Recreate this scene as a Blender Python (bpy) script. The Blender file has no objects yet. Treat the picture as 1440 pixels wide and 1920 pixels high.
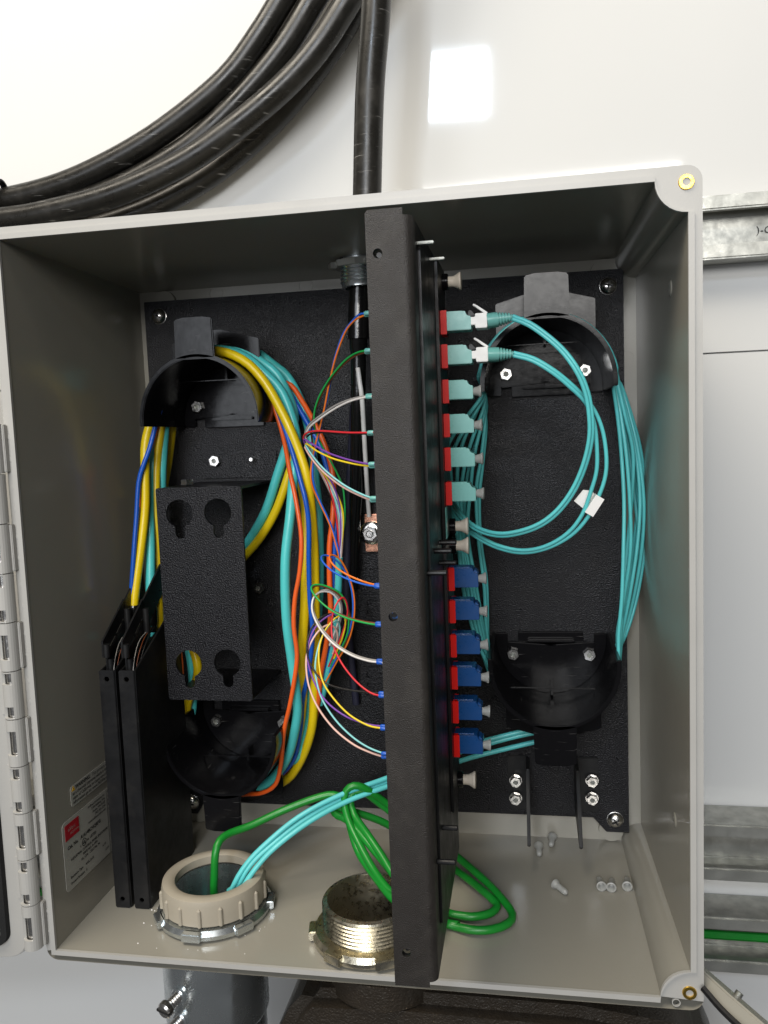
import bpy, bmesh, math, random
from mathutils import Vector, Matrix
random.seed(7)
S = bpy.context.scene
COL = S.collection
# ------------------------------------------------------------------ camera
FPX = 1524.48
CAM = Vector((.0984, -.4039, .0886)); YAW, PIT, ROL = -.1741, -.0941, -.0387
FW = Vector((math.sin(YAW)*math.cos(PIT), math.cos(YAW)*math.cos(PIT), math.sin(PIT)))
_r = Vector((math.cos(YAW), -math.sin(YAW), 0)); _u = _r.cross(FW)
RT = _r*math.cos(ROL) + _u*math.sin(ROL); UP = -_r*math.sin(ROL) + _u*math.cos(ROL)
cd = bpy.data.cameras.new('camera'); cam = bpy.data.objects.new('camera', cd); COL.objects.link(cam)
cd.sensor_fit = 'HORIZONTAL'; cd.sensor_width = 36; cd.lens = FPX*36/1440
cd.clip_start = .01; cd.clip_end = 100
m3 = Matrix((RT, UP, -FW)).transposed()
cam.matrix_world = Matrix.Translation(CAM) @ m3.to_4x4()
S.camera = cam
# ------------------------------------------------------------------ world, lamps, exposure
w = bpy.data.worlds.new('World'); S.world = w; w.use_nodes = True
bg = w.node_tree.nodes['Background']; bg.inputs[0].default_value = (.97, .98, 1, 1); bg.inputs[1].default_value = .085
def area(name, loc, target, sx, sy, power, color):
    l = bpy.data.lights.new(name, 'AREA'); l.shape = 'RECTANGLE'; l.size = sx; l.size_y = sy
    l.energy = power; l.color = color
    o = bpy.data.objects.new(name, l); COL.objects.link(o); o.location = loc
    d = Vector(target) - Vector(loc)
    o.rotation_euler = d.to_track_quat('-Z', 'Y').to_euler()
    return o
area('ceiling_lamp', (-.38, -.50, 1.10), (0, .08, 0), .9, .4, 15, (1, .91, .77))
area('window_light', (-.0894, -1.75, 1.125), (.03, .2, .3), .20, .17, 7, (.72, .84, 1))
area('doorway_light', (-.50, -2.0, .34), (.05, .1, .0), 1.0, .75, 12, (.90, .94, 1))
area('front_fill', (.15, -1.75, .60), (.05, .1, .0), .80, .46, 15, (1, .98, .95))  # unseen fill lamp added behind the camera to brighten clips and adapters
S.view_settings.view_transform = 'Standard'; S.view_settings.look = 'None'
S.view_settings.exposure = .15; S.view_settings.gamma = 1
S.render.engine = 'CYCLES'
S.cycles.max_bounces = 8

# ------------------------------------------------------------------ pixel of the photo -> point at a given real depth
def _ray(px, py): return FW + RT*((px-720)/FPX) + UP*((960-py)/FPX)
def U(px, py, y):
    d = _ray(px, py); return CAM + d*((y-CAM.y)/d.y)
def UX(px, py, x):
    d = _ray(px, py); return CAM + d*((x-CAM.x)/d.x)
def UZ(px, py, z):
    d = _ray(px, py); return CAM + d*((z-CAM.z)/d.z)
V = Vector
# ------------------------------------------------------------------ materials
def mat(name, col, rough=.5, metal=0, bump=0, bscale=500, bdist=.0004, var=0, vscale=40, coat=0, rvar=0, trans=0, spec=None, speck=0, speckcol=(.6,.6,.6), detail=3, scratch=0, dust=0):
    m = bpy.data.materials.new(name); m.use_nodes = True
    nt = m.node_tree; b = nt.nodes['Principled BSDF']; L = nt.links.new
    b.inputs['Base Color'].default_value = (*col, 1); b.inputs['Roughness'].default_value = rough
    b.inputs['Metallic'].default_value = metal
    if coat: b.inputs['Coat Weight'].default_value = coat; b.inputs['Coat Roughness'].default_value = .05
    if trans: b.inputs['Transmission Weight'].default_value = trans
    if spec is not None: b.inputs['Specular IOR Level'].default_value = spec
    tc = nt.nodes.new('ShaderNodeTexCoord'); src = tc.outputs['Object']
    def noise(sc, det=3, rg=.5):
        n = nt.nodes.new('ShaderNodeTexNoise'); n.inputs['Scale'].default_value = sc; n.inputs['Detail'].default_value = det
        n.inputs['Roughness'].default_value = rg; L(src, n.inputs['Vector']); return n.outputs['Fac']
    def ramp(f, a, bb, lo, hi):
        r = nt.nodes.new('ShaderNodeMapRange'); r.inputs[1].default_value = a; r.inputs[2].default_value = bb
        r.inputs[3].default_value = lo; r.inputs[4].default_value = hi; L(f, r.inputs[0]); return r.outputs[0]
    cur = None
    def mix(fac, c2):
        nonlocal cur
        x = nt.nodes.new('ShaderNodeMix'); x.data_type = 'RGBA'; L(fac, x.inputs[0])
        if cur is None: x.inputs[6].default_value = (*col, 1)
        else: L(cur, x.inputs[6])
        x.inputs[7].default_value = (*c2, 1); cur = x.outputs[2]
    if var: mix(ramp(noise(vscale, 4), .35, .7, 0, 1), tuple(c*(1-var) for c in col))
    if speck: mix(ramp(noise(1100, 1), .74, .78, 0, speck), speckcol)
    if dust: mix(ramp(noise(60, 6, .7), .5, .8, 0, dust), (.42, .38, .32))
    if scratch:
        mp = nt.nodes.new('ShaderNodeMapping'); mp.inputs['Scale'].default_value = (60, 60, 900); mp.inputs['Rotation'].default_value = (.3, .5, .2); L(src, mp.inputs[0])
        n = nt.nodes.new('ShaderNodeTexNoise'); n.inputs['Scale'].default_value = 1; n.inputs['Detail'].default_value = 5; L(mp.outputs[0], n.inputs['Vector'])
        mix(ramp(n.outputs['Fac'], .66, .76, 0, scratch), (.5, .48, .45))
    if cur is not None: L(cur, b.inputs['Base Color'])
    if rvar: L(ramp(noise(vscale*2, 5, .65), .3, .7, max(.03, rough-rvar), min(1, rough+rvar)), b.inputs['Roughness'])
    if bump:
        bp = nt.nodes.new('ShaderNodeBump'); bp.inputs['Strength'].default_value = bump; bp.inputs['Distance'].default_value = bdist
        L(noise(bscale, detail), bp.inputs['Height']); L(bp.outputs[0], b.inputs['Normal'])
    return m
def plastic(name, col, rough=.35, **k): return mat(name, col, rough, var=.12, vscale=50, rvar=.08, **k)
M = {}
M['wall'] = mat('white_gloss_panel', (.655, .655, .64), .05, var=.03, vscale=3, bump=.05, bscale=3.0, bdist=.003, detail=1)
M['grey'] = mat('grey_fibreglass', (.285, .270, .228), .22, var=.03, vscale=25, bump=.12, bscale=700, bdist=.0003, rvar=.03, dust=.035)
M['grey_lit'] = mat('grey_fibreglass_lit', (.40, .39, .365), .38, var=.04, vscale=60, bump=.12, bscale=900, bdist=.0003, dust=.04)  # lit copy of the box fibreglass, brightness of the rim put into the colour
M['crinkle'] = mat('black_crinkle_coat', (.0048, .0045, .006), .34, bump=.9, bscale=1150, bdist=.0007, rvar=.1, detail=2, speck=.3, speckcol=(.035,.035,.05), spec=.32)
M['crinkleb'] = mat('brown_black_crinkle_coat', (.021, .018, .0155), .45, spec=.35, bump=.7, bscale=1900, bdist=.0005, rvar=.1, detail=2, speck=.3, speckcol=(.08,.075,.06), dust=.05)
M['gloss'] = mat('glossy_black_moulding', (.005, .0048, .0055), .18, rvar=.05, vscale=90, bump=.10, bscale=260, bdist=.0003, scratch=.14, spec=.2)
M['satin'] = mat('satin_black_plastic', (.008, .008, .0085), .40, rvar=.1, bump=.1, bscale=900, dust=.03, spec=.3)
M['rubber'] = mat('black_cable_jacket', (.013, .012, .010), .33, rvar=.12, vscale=30, bump=.15, bscale=300, scratch=.45, dust=.05, spec=.4)
M['shrink'] = mat('black_heatshrink', (.006, .006, .006), .16, bump=.3, bscale=180, bdist=.0005)
M['zinc'] = mat('galvanised_zinc', (.48, .48, .44), .42, .7, var=.3, vscale=70, rvar=.14, bump=.15, bscale=300, dust=.25)
M['zincblue'] = mat('bright_zinc_plate', (.68, .72, .73), .24, .93, var=.25, vscale=40, rvar=.1, bump=.08, bscale=200)
M['nipple'] = mat('yellowed_zinc_threads', (.60, .56, .45), .30, 1, var=.18, vscale=160, rvar=.1, bump=.2, bscale=900)
M['steel'] = mat('stainless_steel', (.72, .70, .67), .24, 1, var=.2, vscale=200, rvar=.08)
M['brass'] = mat('yellow_brass', (.80, .52, .10), .24, 1, var=.2, vscale=400, rvar=.1)
M['copper'] = mat('bright_copper', (.78, .40, .27), .24, 1, var=.2, vscale=200, rvar=.1)
M['cast'] = mat('brown_cast_iron', (.034, .026, .018), .42, .3, bump=.8, bscale=800, bdist=.0008, var=.4, vscale=60, speck=.5, speckcol=(.25, .19, .12), dust=.08)
M['bush'] = plastic('tan_bushing_plastic', (.37, .33, .26), .42, bump=.15, bscale=600, bdist=.0003)
M['yellow'] = plastic('yellow_jacket', (.84, .60, .006), .32)
M['teal'] = plastic('teal_jacket', (.08, .55, .53), .34)
M['aqua'] = plastic('aqua_jacket', (.11, .57, .57), .36)
M['blue'] = plastic('blue_jacket', (.008, .095, .50), .32)
M['orange'] = plastic('orange_jacket', (.80, .115, .015), .34)
M['green'] = plastic('green_jacket', (.008, .22, .022), .36)
M['aquabody'] = plastic('aqua_adapter_plastic', (.17, .47, .42), .30)
M['bluebody'] = plastic('blue_adapter_plastic', (.006, .060, .21), .30)
M['red'] = plastic('red_clip_plastic', (.80, .010, .006), .45, spec=.3)
M['cream'] = plastic('cream_plastic', (.74, .66, .55), .34)
M['white'] = plastic('white_plastic', (.78, .76, .72), .34)
M['cap'] = mat('frosted_dust_cap', (.55, .55, .52), .35, trans=.5)
M['paper'] = mat('silver_label_film', (.40, .39, .35), .38, var=.06, vscale=200)
M['white_label'] = mat('white_label_film', (.80, .78, .75), .5)
M['ink'] = mat('black_ink', (.012, .012, .012), .5)
M['ink_red'] = mat('red_ink', (.42, .012, .022), .4)
M['ink_yellow'] = mat('yellow_ink', (.75, .42, .02), .4)
M['ink_blue'] = mat('dark_blue_ink', (.01, .04, .05), .5)
M['gasket'] = mat('black_foam_gasket', (.006, .006, .006), .85, bump=.8, bscale=1800, bdist=.0005)
M['web'] = mat('dull_strut_steel', (.36, .37, .34), .5, .85, var=.4, vscale=90, rvar=.1, bump=.2, bscale=400, dust=.35)
M['braid'] = mat('dark_braid', (.012, .012, .03), .6, bump=1, bscale=1500, speck=.8, speckcol=(.22, .03, .015))
FC = dict(blue=(.02, .13, .62), orange=(.85, .20, .02), green=(.015, .36, .07), brown=(.17, .045, .015), grey=(.33, .31, .29),
          white=(.74, .70, .66), red=(.70, .03, .04), black=(.016, .015, .015), yellow=(.85, .62, .02), violet=(.20, .06, .36),
          rose=(.80, .50, .42), aqua=(.25, .62, .62))
for k, c in FC.items(): M['f_'+k] = plastic('fibre_'+k, c, .33)
# ------------------------------------------------------------------ mesh helpers
class MB:
    def __init__(s): s.v = []; s.f = []
    def add(s, vs, fs):
        o = len(s.v); s.v += [V(p) for p in vs]; s.f += [tuple(i+o for i in f) for f in fs]; return s
    def box(s, a, b, mtx=None):
        (x0, y0, z0), (x1, y1, z1) = a, b
        vs = [V((x, y, z)) for x in (x0, x1) for y in (y0, y1) for z in (z0, z1)]
        if mtx: vs = [mtx @ p for p in vs]
        return s.add(vs, [(0, 1, 3, 2), (4, 6, 7, 5), (0, 4, 5, 1), (2, 3, 7, 6), (0, 2, 6, 4), (1, 5, 7, 3)])
    def lathe(s, prof, org, axis, n=24, cap0=True, cap1=True, ph=0):
        axis = V(axis).normalized(); org = V(org)
        a = axis.orthogonal().normalized(); b = axis.cross(a)
        vs = []; fs = []
        for r, h in prof:
            for k in range(n):
                t = 2*math.pi*k/n+ph
                vs.append(org + axis*h + (a*math.cos(t)+b*math.sin(t))*r)
        for i in range(len(prof)-1):
            for k in range(n): fs.append((i*n+k, i*n+(k+1) % n, (i+1)*n+(k+1) % n, (i+1)*n+k))
        if cap0: fs.append(tuple(range(n-1, -1, -1)))
        if cap1: fs.append(tuple((len(prof)-1)*n+k for k in range(n)))
        return s.add(vs, fs)
    def ring(s, prof, org, axis, n=32):      # closed profile revolved
        axis = V(axis).normalized(); org = V(org); a = axis.orthogonal().normalized(); b = axis.cross(a)
        vs = []; fs = []; m = len(prof)
        for r, h in prof:
            for k in range(n):
                t = 2*math.pi*k/n; vs.append(org+axis*h+(a*math.cos(t)+b*math.sin(t))*r)
        for i in range(m):
            j = (i+1) % m
            for k in range(n): fs.append((i*n+k, i*n+(k+1) % n, j*n+(k+1) % n, j*n+k))
        return s.add(vs, fs)
    def tube(s, pts, r, n=10, caps=True):
        pts = [V(p) for p in pts]; m = len(pts)
        rs = r if isinstance(r, (list, tuple)) else [r]*m
        T = [(pts[min(i+1, m-1)]-pts[max(i-1, 0)]).normalized() for i in range(m)]
        a = T[0].orthogonal().normalized(); vs = []; fs = []
        for i in range(m):
            a = (a - T[i]*a.dot(T[i])).normalized(); b = T[i].cross(a)
            for k in range(n):
                t = 2*math.pi*k/n; vs.append(pts[i]+(a*math.cos(t)+b*math.sin(t))*rs[i])
        for i in range(m-1):
            for k in range(n): fs.append((i*n+k, i*n+(k+1) % n, (i+1)*n+(k+1) % n, (i+1)*n+k))
        if caps: fs.append(tuple(range(n-1, -1, -1))); fs.append(tuple((m-1)*n+k for k in range(n)))
        return s.add(vs, fs)
    def prism(s, outline, d0, d1, mp, holes=()):
        """outline in 2D, extruded between d0 and d1; mp(u, v, d) -> 3D point"""
        if not holes:
            n = len(outline)
            vs = [mp(u, v, d0) for u, v in outline]+[mp(u, v, d1) for u, v in outline]
            fs = [tuple(range(n)), tuple(range(2*n-1, n-1, -1))]+[(i, i+n, (i+1) % n+n, (i+1) % n) for i in range(n)]
            return s.add(vs, fs)
        bm = bmesh.new(); loops = [outline]+list(holes); es = []
        for lp in loops:
            vv = [bm.verts.new((u, v, 0)) for u, v in lp]
            es += [bm.edges.new((vv[i], vv[(i+1) % len(vv)])) for i in range(len(vv))]
        bmesh.ops.triangle_fill(bm, use_beauty=True, use_dissolve=False, edges=es)
        bm.verts.index_update(); c = [(q.co.x, q.co.y) for q in bm.verts]; n = len(c)
        tri = [tuple(q.index for q in f.verts) for f in bm.faces]
        side = []; k = 0
        for lp in loops:
            m = len(lp); side += [(k+i, k+(i+1) % m, k+(i+1) % m+n, k+i+n) for i in range(m)]; k += m
        bm.free()
        return s.add([mp(u, v, d0) for u, v in c]+[mp(u, v, d1) for u, v in c],
                     tri+[tuple(i+n for i in reversed(t)) for t in tri]+side)
    def build(s, name, m, parent=None, bevel=0, angle=35, keep=False):
        me = bpy.data.meshes.new(name); o = bpy.data.objects.new(name, me); COL.objects.link(o)
        if parent is not None:
            o.parent = parent; r = parent
            while r.parent: r = r.parent
            org = r.location.copy()
        elif keep: org = V((0, 0, 0))
        else:
            xs = [p.x for p in s.v]; ys = [p.y for p in s.v]; zs = [p.z for p in s.v]
            org = V(((min(xs)+max(xs))/2, (min(ys)+max(ys))/2, min(zs))); o.location = org
        me.from_pydata([p-org for p in s.v], [], s.f)
        bm = bmesh.new(); bm.from_mesh(me); bmesh.ops.recalc_face_normals(bm, faces=bm.faces)
        if bevel:
            ed = [e for e in bm.edges if len(e.link_faces) == 2 and e.calc_face_angle(0) > math.radians(35)]
            bmesh.ops.bevel(bm, geom=ed, offset=bevel, segments=2, affect='EDGES', clamp_overlap=True)
        bm.to_mesh(me); bm.free()
        me.materials.append(M[m] if isinstance(m, str) else m)
        me.shade_smooth(); me.set_sharp_from_angle(angle=math.radians(angle))
        return o
XZ = lambda u, v, d: V((u, d, v))
def thing(name, loc, label, cat, group=None):
    o = bpy.data.objects.new(name, None); COL.objects.link(o); o.location = loc; o.empty_display_size = .01
    return tag(o, label, cat, group)
def tag(o, label, cat, group=None):
    o['label'] = label; o['category'] = cat
    if group: o['group'] = group
    return o
def struct(o): o['kind'] = 'structure'; return o
def cr(pts, step=.004, closed=False):
    """Catmull-Rom resample"""
    P = [V(p) for p in pts]; n = len(P); out = []
    rng = range(n if closed else n-1)
    for i in rng:
        g = (lambda k: P[k % n]) if closed else (lambda k: P[min(max(k, 0), n-1)])
        p0, p1, p2, p3 = g(i-1), g(i), g(i+1), g(i+2)
        if not closed and i == 0: p0 = p1*2-p2
        if not closed and i == n-2: p3 = p2*2-p1
        L = (p2-p1).length; m = max(2, int(L/step))
        for k in range(m):
            t = k/m
            out.append(.5*((2*p1)+(p2-p0)*t+(2*p0-5*p1+4*p2-p3)*t*t+(3*p1-p0-3*p2+p3)*t**3))
    out.append(out[0].copy() if closed else P[-1])
    return out
def cable(name, label, cat, pts, r, m, group=None, n=10, step=.004, parent=None):
    o = MB().tube(cr(pts, step), r, n).build(name, m, parent, angle=60)
    if parent is None: tag(o, label, cat, group)
    return o
def circle(cx, cy, r, n=24, a0=0): return [(cx+r*math.cos(a0+2*math.pi*k/n), cy+r*math.sin(a0+2*math.pi*k/n)) for k in range(n)]
def roundrect(x0, y0, x1, y1, r, n=5):
    o = []
    for cx, cy, a in ((x1-r, y1-r, 0), (x0+r, y1-r, 90), (x0+r, y0+r, 180), (x1-r, y0+r, 270)):
        for k in range(n+1):
            t = math.radians(a+90*k/n); o.append((cx+r*math.cos(t), cy+r*math.sin(t)))
    return o
def keyhole(cx, cy, R, sw, sl, n=20):
    """round hole with a narrower slot hanging below"""
    a = math.asin(sw/R); o = []
    for k in range(n+1):
        t = -math.pi/2+a+(2*math.pi-2*a)*k/n; o.append((cx+R*math.cos(t), cy+R*math.sin(t)))
    for k in range(7):
        t = math.pi+math.pi*k/6; o.append((cx+sw*math.cos(t), cy-sl+sw*math.sin(t)))
    return o
def text(body, size, m, parent, org, xd, yd, name='lettering', align='LEFT', lift=.0003, bold=0, sx=1):
    cu = bpy.data.curves.new('txt', 'FONT'); cu.body = body; cu.size = size; cu.align_x = align; cu.offset = bold; cu.resolution_u = 2
    t = bpy.data.objects.new('txt', cu); COL.objects.link(t)
    me = bpy.data.meshes.new_from_object(t.evaluated_get(bpy.context.evaluated_depsgraph_get()))
    bpy.data.objects.remove(t); xd = V(xd).normalized(); yd = V(yd).normalized(); nd = xd.cross(yd)
    r = parent
    while r.parent: r = r.parent
    off = V(org)-r.location
    for v in me.vertices: v.co = off+xd*v.co.x*sx+yd*v.co.y+nd*lift
    me.materials.clear(); me.materials.append(M[m]); me.name = name
    o = bpy.data.objects.new(name, me); COL.objects.link(o); o.parent = parent
    return o
def hexnut(name, p, axis, R, h, hole, parent, m='steel', washer=0):
    b = MB()
    if washer: b.ring([(hole, 0), (washer, 0), (washer, .0007), (hole, .0007)], p, axis, 20)
    p2 = V(p)+V(axis).normalized()*.0007
    b.ring([(hole, 0), (R, 0), (R, h*.85), (R*.9, h), (hole, h)], p2, axis, 6)
    o = b.build(name, m, parent, angle=20)
    MB().lathe([(hole*.99, 0), (hole*.99, h*.55), (hole*.6, h*.6)], p2, axis, 12).build('stud', 'web', o)
    return o
def screw(name, p, parent, R=.0052, m='steel'):
    o = MB().lathe([(R*1.06, 0), (R*1.06, -.0005), (R, -.0006), (R*.95, -.0018), (R*.7, -.0033), (R*.3, -.0040), (.0001, -.0041)], p, (0, 1, 0), 24).build(name, m, parent, angle=50)
    b = MB(); c = V(p)+V((0, -.0038, 0)); a = random.uniform(0, 1.5)
    for k in (0, 1):
        mt = Matrix.Translation(c) @ Matrix.Rotation(a+k*math.pi/2, 4, 'Y')
        b.box((-R*.5, -.0006, -R*.1), (R*.5, .0004, R*.1), mt)
    b.build('drive_recess', 'ink', o); return o
# ================================================================== SETTING: the wall behind
WY = .2
zs = U(1380, 660, WY).z
wall = struct(MB().box((-1.6, WY+.004, -1.3), (1.6, WY+.03, 1.9)).build('wall', 'wall', keep=True))
MB().box((-1.6, WY, zs+.0006), (1.6, WY+.0035, 1.9)).build('panel', 'wall', wall)
MB().box((-1.6, WY, -1.3), (1.6, WY+.0035, zs-.0006)).build('panel', 'wall', wall)
# strut channels on the wall, carrying the box
def strut(zc, y0, label, x0=-.9, x1=.9, h=.0413):
    t = thing('strut_channel', (0, (y0+WY)/2, zc-h/2), label, 'strut channel', 'galvanised strut channels on the white wall')
    a = h/2; th = .0026; lip = .0095; cl = .007
    yb = WY-.0005
    out = [(y0, a), (yb, a), (yb, -a), (y0, -a), (y0, -a+lip), (y0+cl, -a+lip), (y0+cl, -a+lip-th), (y0+th, -a+lip-th), (y0+th, -a+th), (yb-th, -a+th),
           (yb-th, a-th), (y0+th, a-th), (y0+th, a-lip+th), (y0+cl, a-lip+th), (y0+cl, a-lip), (y0, a-lip)]
    MB().prism(out, x0, x1, lambda u, v, d: V((d, u, zc+v))).build('channel', 'zinc', t, bevel=.0012)
    return t
su = strut(U(1400, 421, .178).z, .178, 'strut channel above, its open face printed with dark marks')
sa = strut(U(1400, 1602, .168).z, .168, 'strut channel behind the lower edge of the box, empty inside')
sb = strut(U(1400, 1776, .168).z, .168, 'lowest strut channel, with a green cable lying inside it')
for i, s_ in enumerate((') ', '-', 'C')):
    text(s_, .007, 'ink', su, U(1418+i*7, 438, WY-.0035), (1, 0, .02), (0, -.0, 1), name='ink_mark')
gz = U(1400, 1760, .184).z
tag(MB().tube(cr([V((-.5, .187, gz-.001)), V((-.1, .186, gz)), V((.25, .186, gz+.0003)), V((.6, .187, gz-.001))], .02), .0032, 10).build('green_cable', 'green'),
    'straight green cable lying in the lowest strut channel', 'cable')
# ================================================================== THE ENCLOSURE
HX, HZ, D, TF = .1747, .2, .153, .0035
RB = .0145
def inner(ix, iz, rb, n=8):
    o = [(-ix, -iz), (ix-rb, -iz)]
    o += [(ix-rb*math.cos(a), -iz+rb*math.sin(a)) for a in [math.radians(8+82*k/n) for k in range(n+1)]][0:0]
    for k in range(n+1):
        a = math.radians(180-90*k/n); o.append((ix+rb*math.cos(a)*1.0, -iz+rb*math.sin(a)))
    for k in range(n+1):
        a = math.radians(270-90*k/n); o.append((ix+rb*math.cos(a), iz+rb*math.sin(a)))
    o.append((-ix, iz)); return o
IN0 = inner(HX, HZ, RB); INB = inner(HX-TF, HZ-TF, RB*.9)
OX, OZ = HX+.0063, HZ+.0063
OUT = roundrect(-OX, -OZ, OX, OZ, .007, 6)
enc = thing('enclosure', (0, .08, -.21), 'open grey fibreglass wall box with hinged door and black back plate', 'enclosure')
# shell: front rim face + inner walls + outer walls + back
b = MB(); n = len(IN0); m_ = len(OUT)
bm = bmesh.new(); es = []
for lp in (OUT, IN0):
    vv = [bm.verts.new((u, v, 0)) for u, v in lp]; es += [bm.edges.new((vv[i], vv[(i+1) % len(vv)])) for i in range(len(vv))]
bmesh.ops.triangle_fill(bm, use_beauty=True, use_dissolve=False, edges=es)
bm.verts.index_update()
b.add([V((v.co.x, 0, v.co.y)) for v in bm.verts], [tuple(v.index for v in f.verts) for f in bm.faces]); bm.free()
# indices: OUT 0..m-1, IN0 m..m+n-1
b.v += [V((u, D, v)) for u, v in INB]+[V((u*.985, D+.005, v*.985)) for u, v in OUT]
oi, ob = m_+n, m_+2*n
b.f += [(m_+i, m_+(i+1) % n, oi+(i+1) % n, oi+i) for i in range(n)]
b.f += [(i, (i+1) % m_, ob+(i+1) % m_, ob+i) for i in range(m_)]
b.f += [tuple(oi+i for i in range(n)), tuple(ob+i for i in range(m_))]
shell = b.build('shell', 'grey', enc, angle=30)
# bored holes for the conduits
BUSH = V((-.0965, .0475, -.1985)); NIP = V((.0042, .0335, -.1987)); GL = V((.0000, .1045, .197))
cut = MB()
for c, r in ((BUSH, .0275), (NIP, .027)): cut.lathe([(r, -.03), (r, .03)], c, (0, 0, 1), 40)
cut.lathe([(.0135, -.03), (.0135, .03)], GL, (0, 0, 1), 30)
co = cut.build('cut', 'grey', keep=True); co.location = -enc.location + enc.location
md = shell.modifiers.new('b', 'BOOLEAN'); md.object = co; md.operation = 'DIFFERENCE'; md.solver = 'EXACT'
bpy.context.view_layer.update()
me2 = bpy.data.meshes.new_from_object(shell.evaluated_get(bpy.context.evaluated_depsgraph_get()))
shell.modifiers.clear(); shell.data = me2; bpy.data.objects.remove(co)
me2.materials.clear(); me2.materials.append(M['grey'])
me2.materials.append(M['grey_lit'])
for p in me2.polygons: p.material_index = 1 if abs(p.normal.y) > .9 and p.center.y+enc.location.y < .001 else 0  # front rim faces get the brightened copy, inner walls the darker one
me2.shade_smooth(); me2.set_sharp_from_angle(angle=math.radians(30))
# raised lip round the opening
lip_in = inner(HX-.0002, HZ-.0002, RB+.0002); lip_out = inner(HX+.0026, HZ+.0026, RB+.0030)
lip_out = [(max(-HX-.0026, min(HX+.0026, u)), max(-HZ-.0026, min(HZ+.0026, v))) for u, v in lip_out]
b = MB(); n = len(lip_in)
vs = []
for lp, d in ((lip_in, .0005), (lip_in, -.0013), (lip_out, -.0013), (lip_out, .0005)): vs += [V((u, d, v)) for u, v in lp]
fs = []
for q in range(3): fs += [(q*n+i, q*n+(i+1) % n, (q+1)*n+(i+1) % n, (q+1)*n+i) for i in range(n)]
b.add(vs, fs).build('rim_lip', 'grey_lit', enc, bevel=.0004)
# brass inserts in the two corner bosses
for zz in (1, -1):
    c = V((HX-.0012, -.0002, zz*(HZ-.0012)))
    if zz > 0: c = U(1287, 341, -.0002)
    else: c = U(1293, 1862, -.0002)
    o = MB().ring([(.0019, .002), (.0019, -.0006), (.0033, -.0006), (.0036, 0), (.0036, .002)], c, (0, 1, 0), 28).build('brass_insert', 'brass', enc)
    MB().lathe([(.0019, .0025), (.0019, .0012), (.0016, .0009)], c, (0, 1, 0), 16).build('screw_tip', 'steel', o)
for (px, py) in ((1268, 1880), ):
    MB().ring([(.0017, .001), (.0021, .001), (.0021, -.00015), (.0017, -.00015)], U(px, py, 0), (0, 1, 0), 24).build('moulding_mark', 'grey_lit', enc)
# back-wall bosses behind the plate corners and ejector circles
SCREW = [(-.1535, .178), (.153, .178), (.1533, -.1778), (-.1515, -.1778)]
for x, z in SCREW:
    MB().lathe([(.0075, 0), (.0072, -.0062)], (x, D, z), (0, 1, 0), 24).build('mounting_boss', 'grey', enc)
    sx, sz = (1 if x > 0 else -1), (1 if z > 0 else -1)
    MB().lathe([(.0085, 0), (.0082, -.003)], (x-sx*.002, D, z+sz*.010), (0, 1, 0), 24).build('mounting_boss', 'grey', enc)
for px, py in ((405, 550), (573, 536), (1175, 672), (1174, 1160)):
    MB().ring([(.0046, 0), (.0052, 0), (.0052, -.0003), (.0046, -.0003)], U(px, py, D-.0002), (0, 1, 0), 28).build('moulding_mark', 'grey', enc)
for px, py in ((1255, 541), (1263, 1537)):
    q = UX(px, py, HX-.0015); MB().lathe([(.0042, 0), (.0038, .0004), (.0030, .0006), (.0001, .0006)], (HX-q.y*TF/D+.0001, q.y, q.z), (-1, 0, 0), 24).build('moulding_mark', 'grey', enc, angle=60)
text('MADE IN USA', .004, 'grey', enc, U(588, 541, D-.0004), (1, 0, 0), (0, 0, 1), name='moulded_lettering')
# ---- hinge and door
KX, KY = -.1855, -.0045
KR = .0052
zb = -.196; kp = .0272
def knuckle(z0, z1, wins, name, par, side):
    o_ = MB(); N = 24; zc = sorted({z0, z1, *[q for a, c in wins for q in (a, c)]})
    def ang(k): return 2*math.pi*k/N
    w0, w1 = 14, 20
    for i in range(len(zc)-1):
        za, zc2 = zc[i], zc[i+1]; open_ = any(a <= za+1e-6 and zc2 <= c+1e-6 for a, c in wins)
        for k in range(N):
            if open_ and w0 <= k < w1: continue
            for r in (KR, KR-.0016):
                pa = [(KX+r*math.cos(ang(k+d)), KY+r*math.sin(ang(k+d))) for d in (0, 1)]
                o_.add([V((*pa[0], za)), V((*pa[1], za)), V((*pa[1], zc2)), V((*pa[0], zc2))], [(0, 1, 2, 3)])
        if open_:
            for k in (w0, w1):
                q = [(KX+r*math.cos(ang(k)), KY+r*math.sin(ang(k))) for r in (KR, KR-.0016)]
                o_.add([V((*q[0], za)), V((*q[1], za)), V((*q[1], zc2)), V((*q[0], zc2))], [(0, 1, 2, 3)])
    for z in (z0, z1): o_.ring([(KR-.0016, z), (KR, z), (KR, z+1e-5), (KR-.0016, z+1e-5)], (KX, KY, 0), (0, 0, 1), N)
    for a, c in wins:
        for z in (a, c):
            vs = [V((KX+r*math.cos(ang(k)), KY+r*math.sin(ang(k)), z)) for k in range(w0, w1+1) for r in (KR, KR-.0016)]
            o_.add(vs, [(2*i, 2*i+1, 2*i+3, 2*i+2) for i in range(w1-w0)])
    ob_ = o_.build(name, 'grey_lit', par)
    # leaf joining the knuckle to the box (side=1) or to the door (side=-1)
    b_ = MB()
    if side > 0: b_.box((KX+.001, KY+.001, z0+.0004), (-OX+.002, KY+.0045, z1-.0004))
    else: b_.box((KX-.009, KY+.001, z0+.0004), (KX-.001, KY+.0045, z1-.0004))
    b_.build('hinge_leaf', 'grey_lit', ob_, bevel=.0004)
    return ob_
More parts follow.
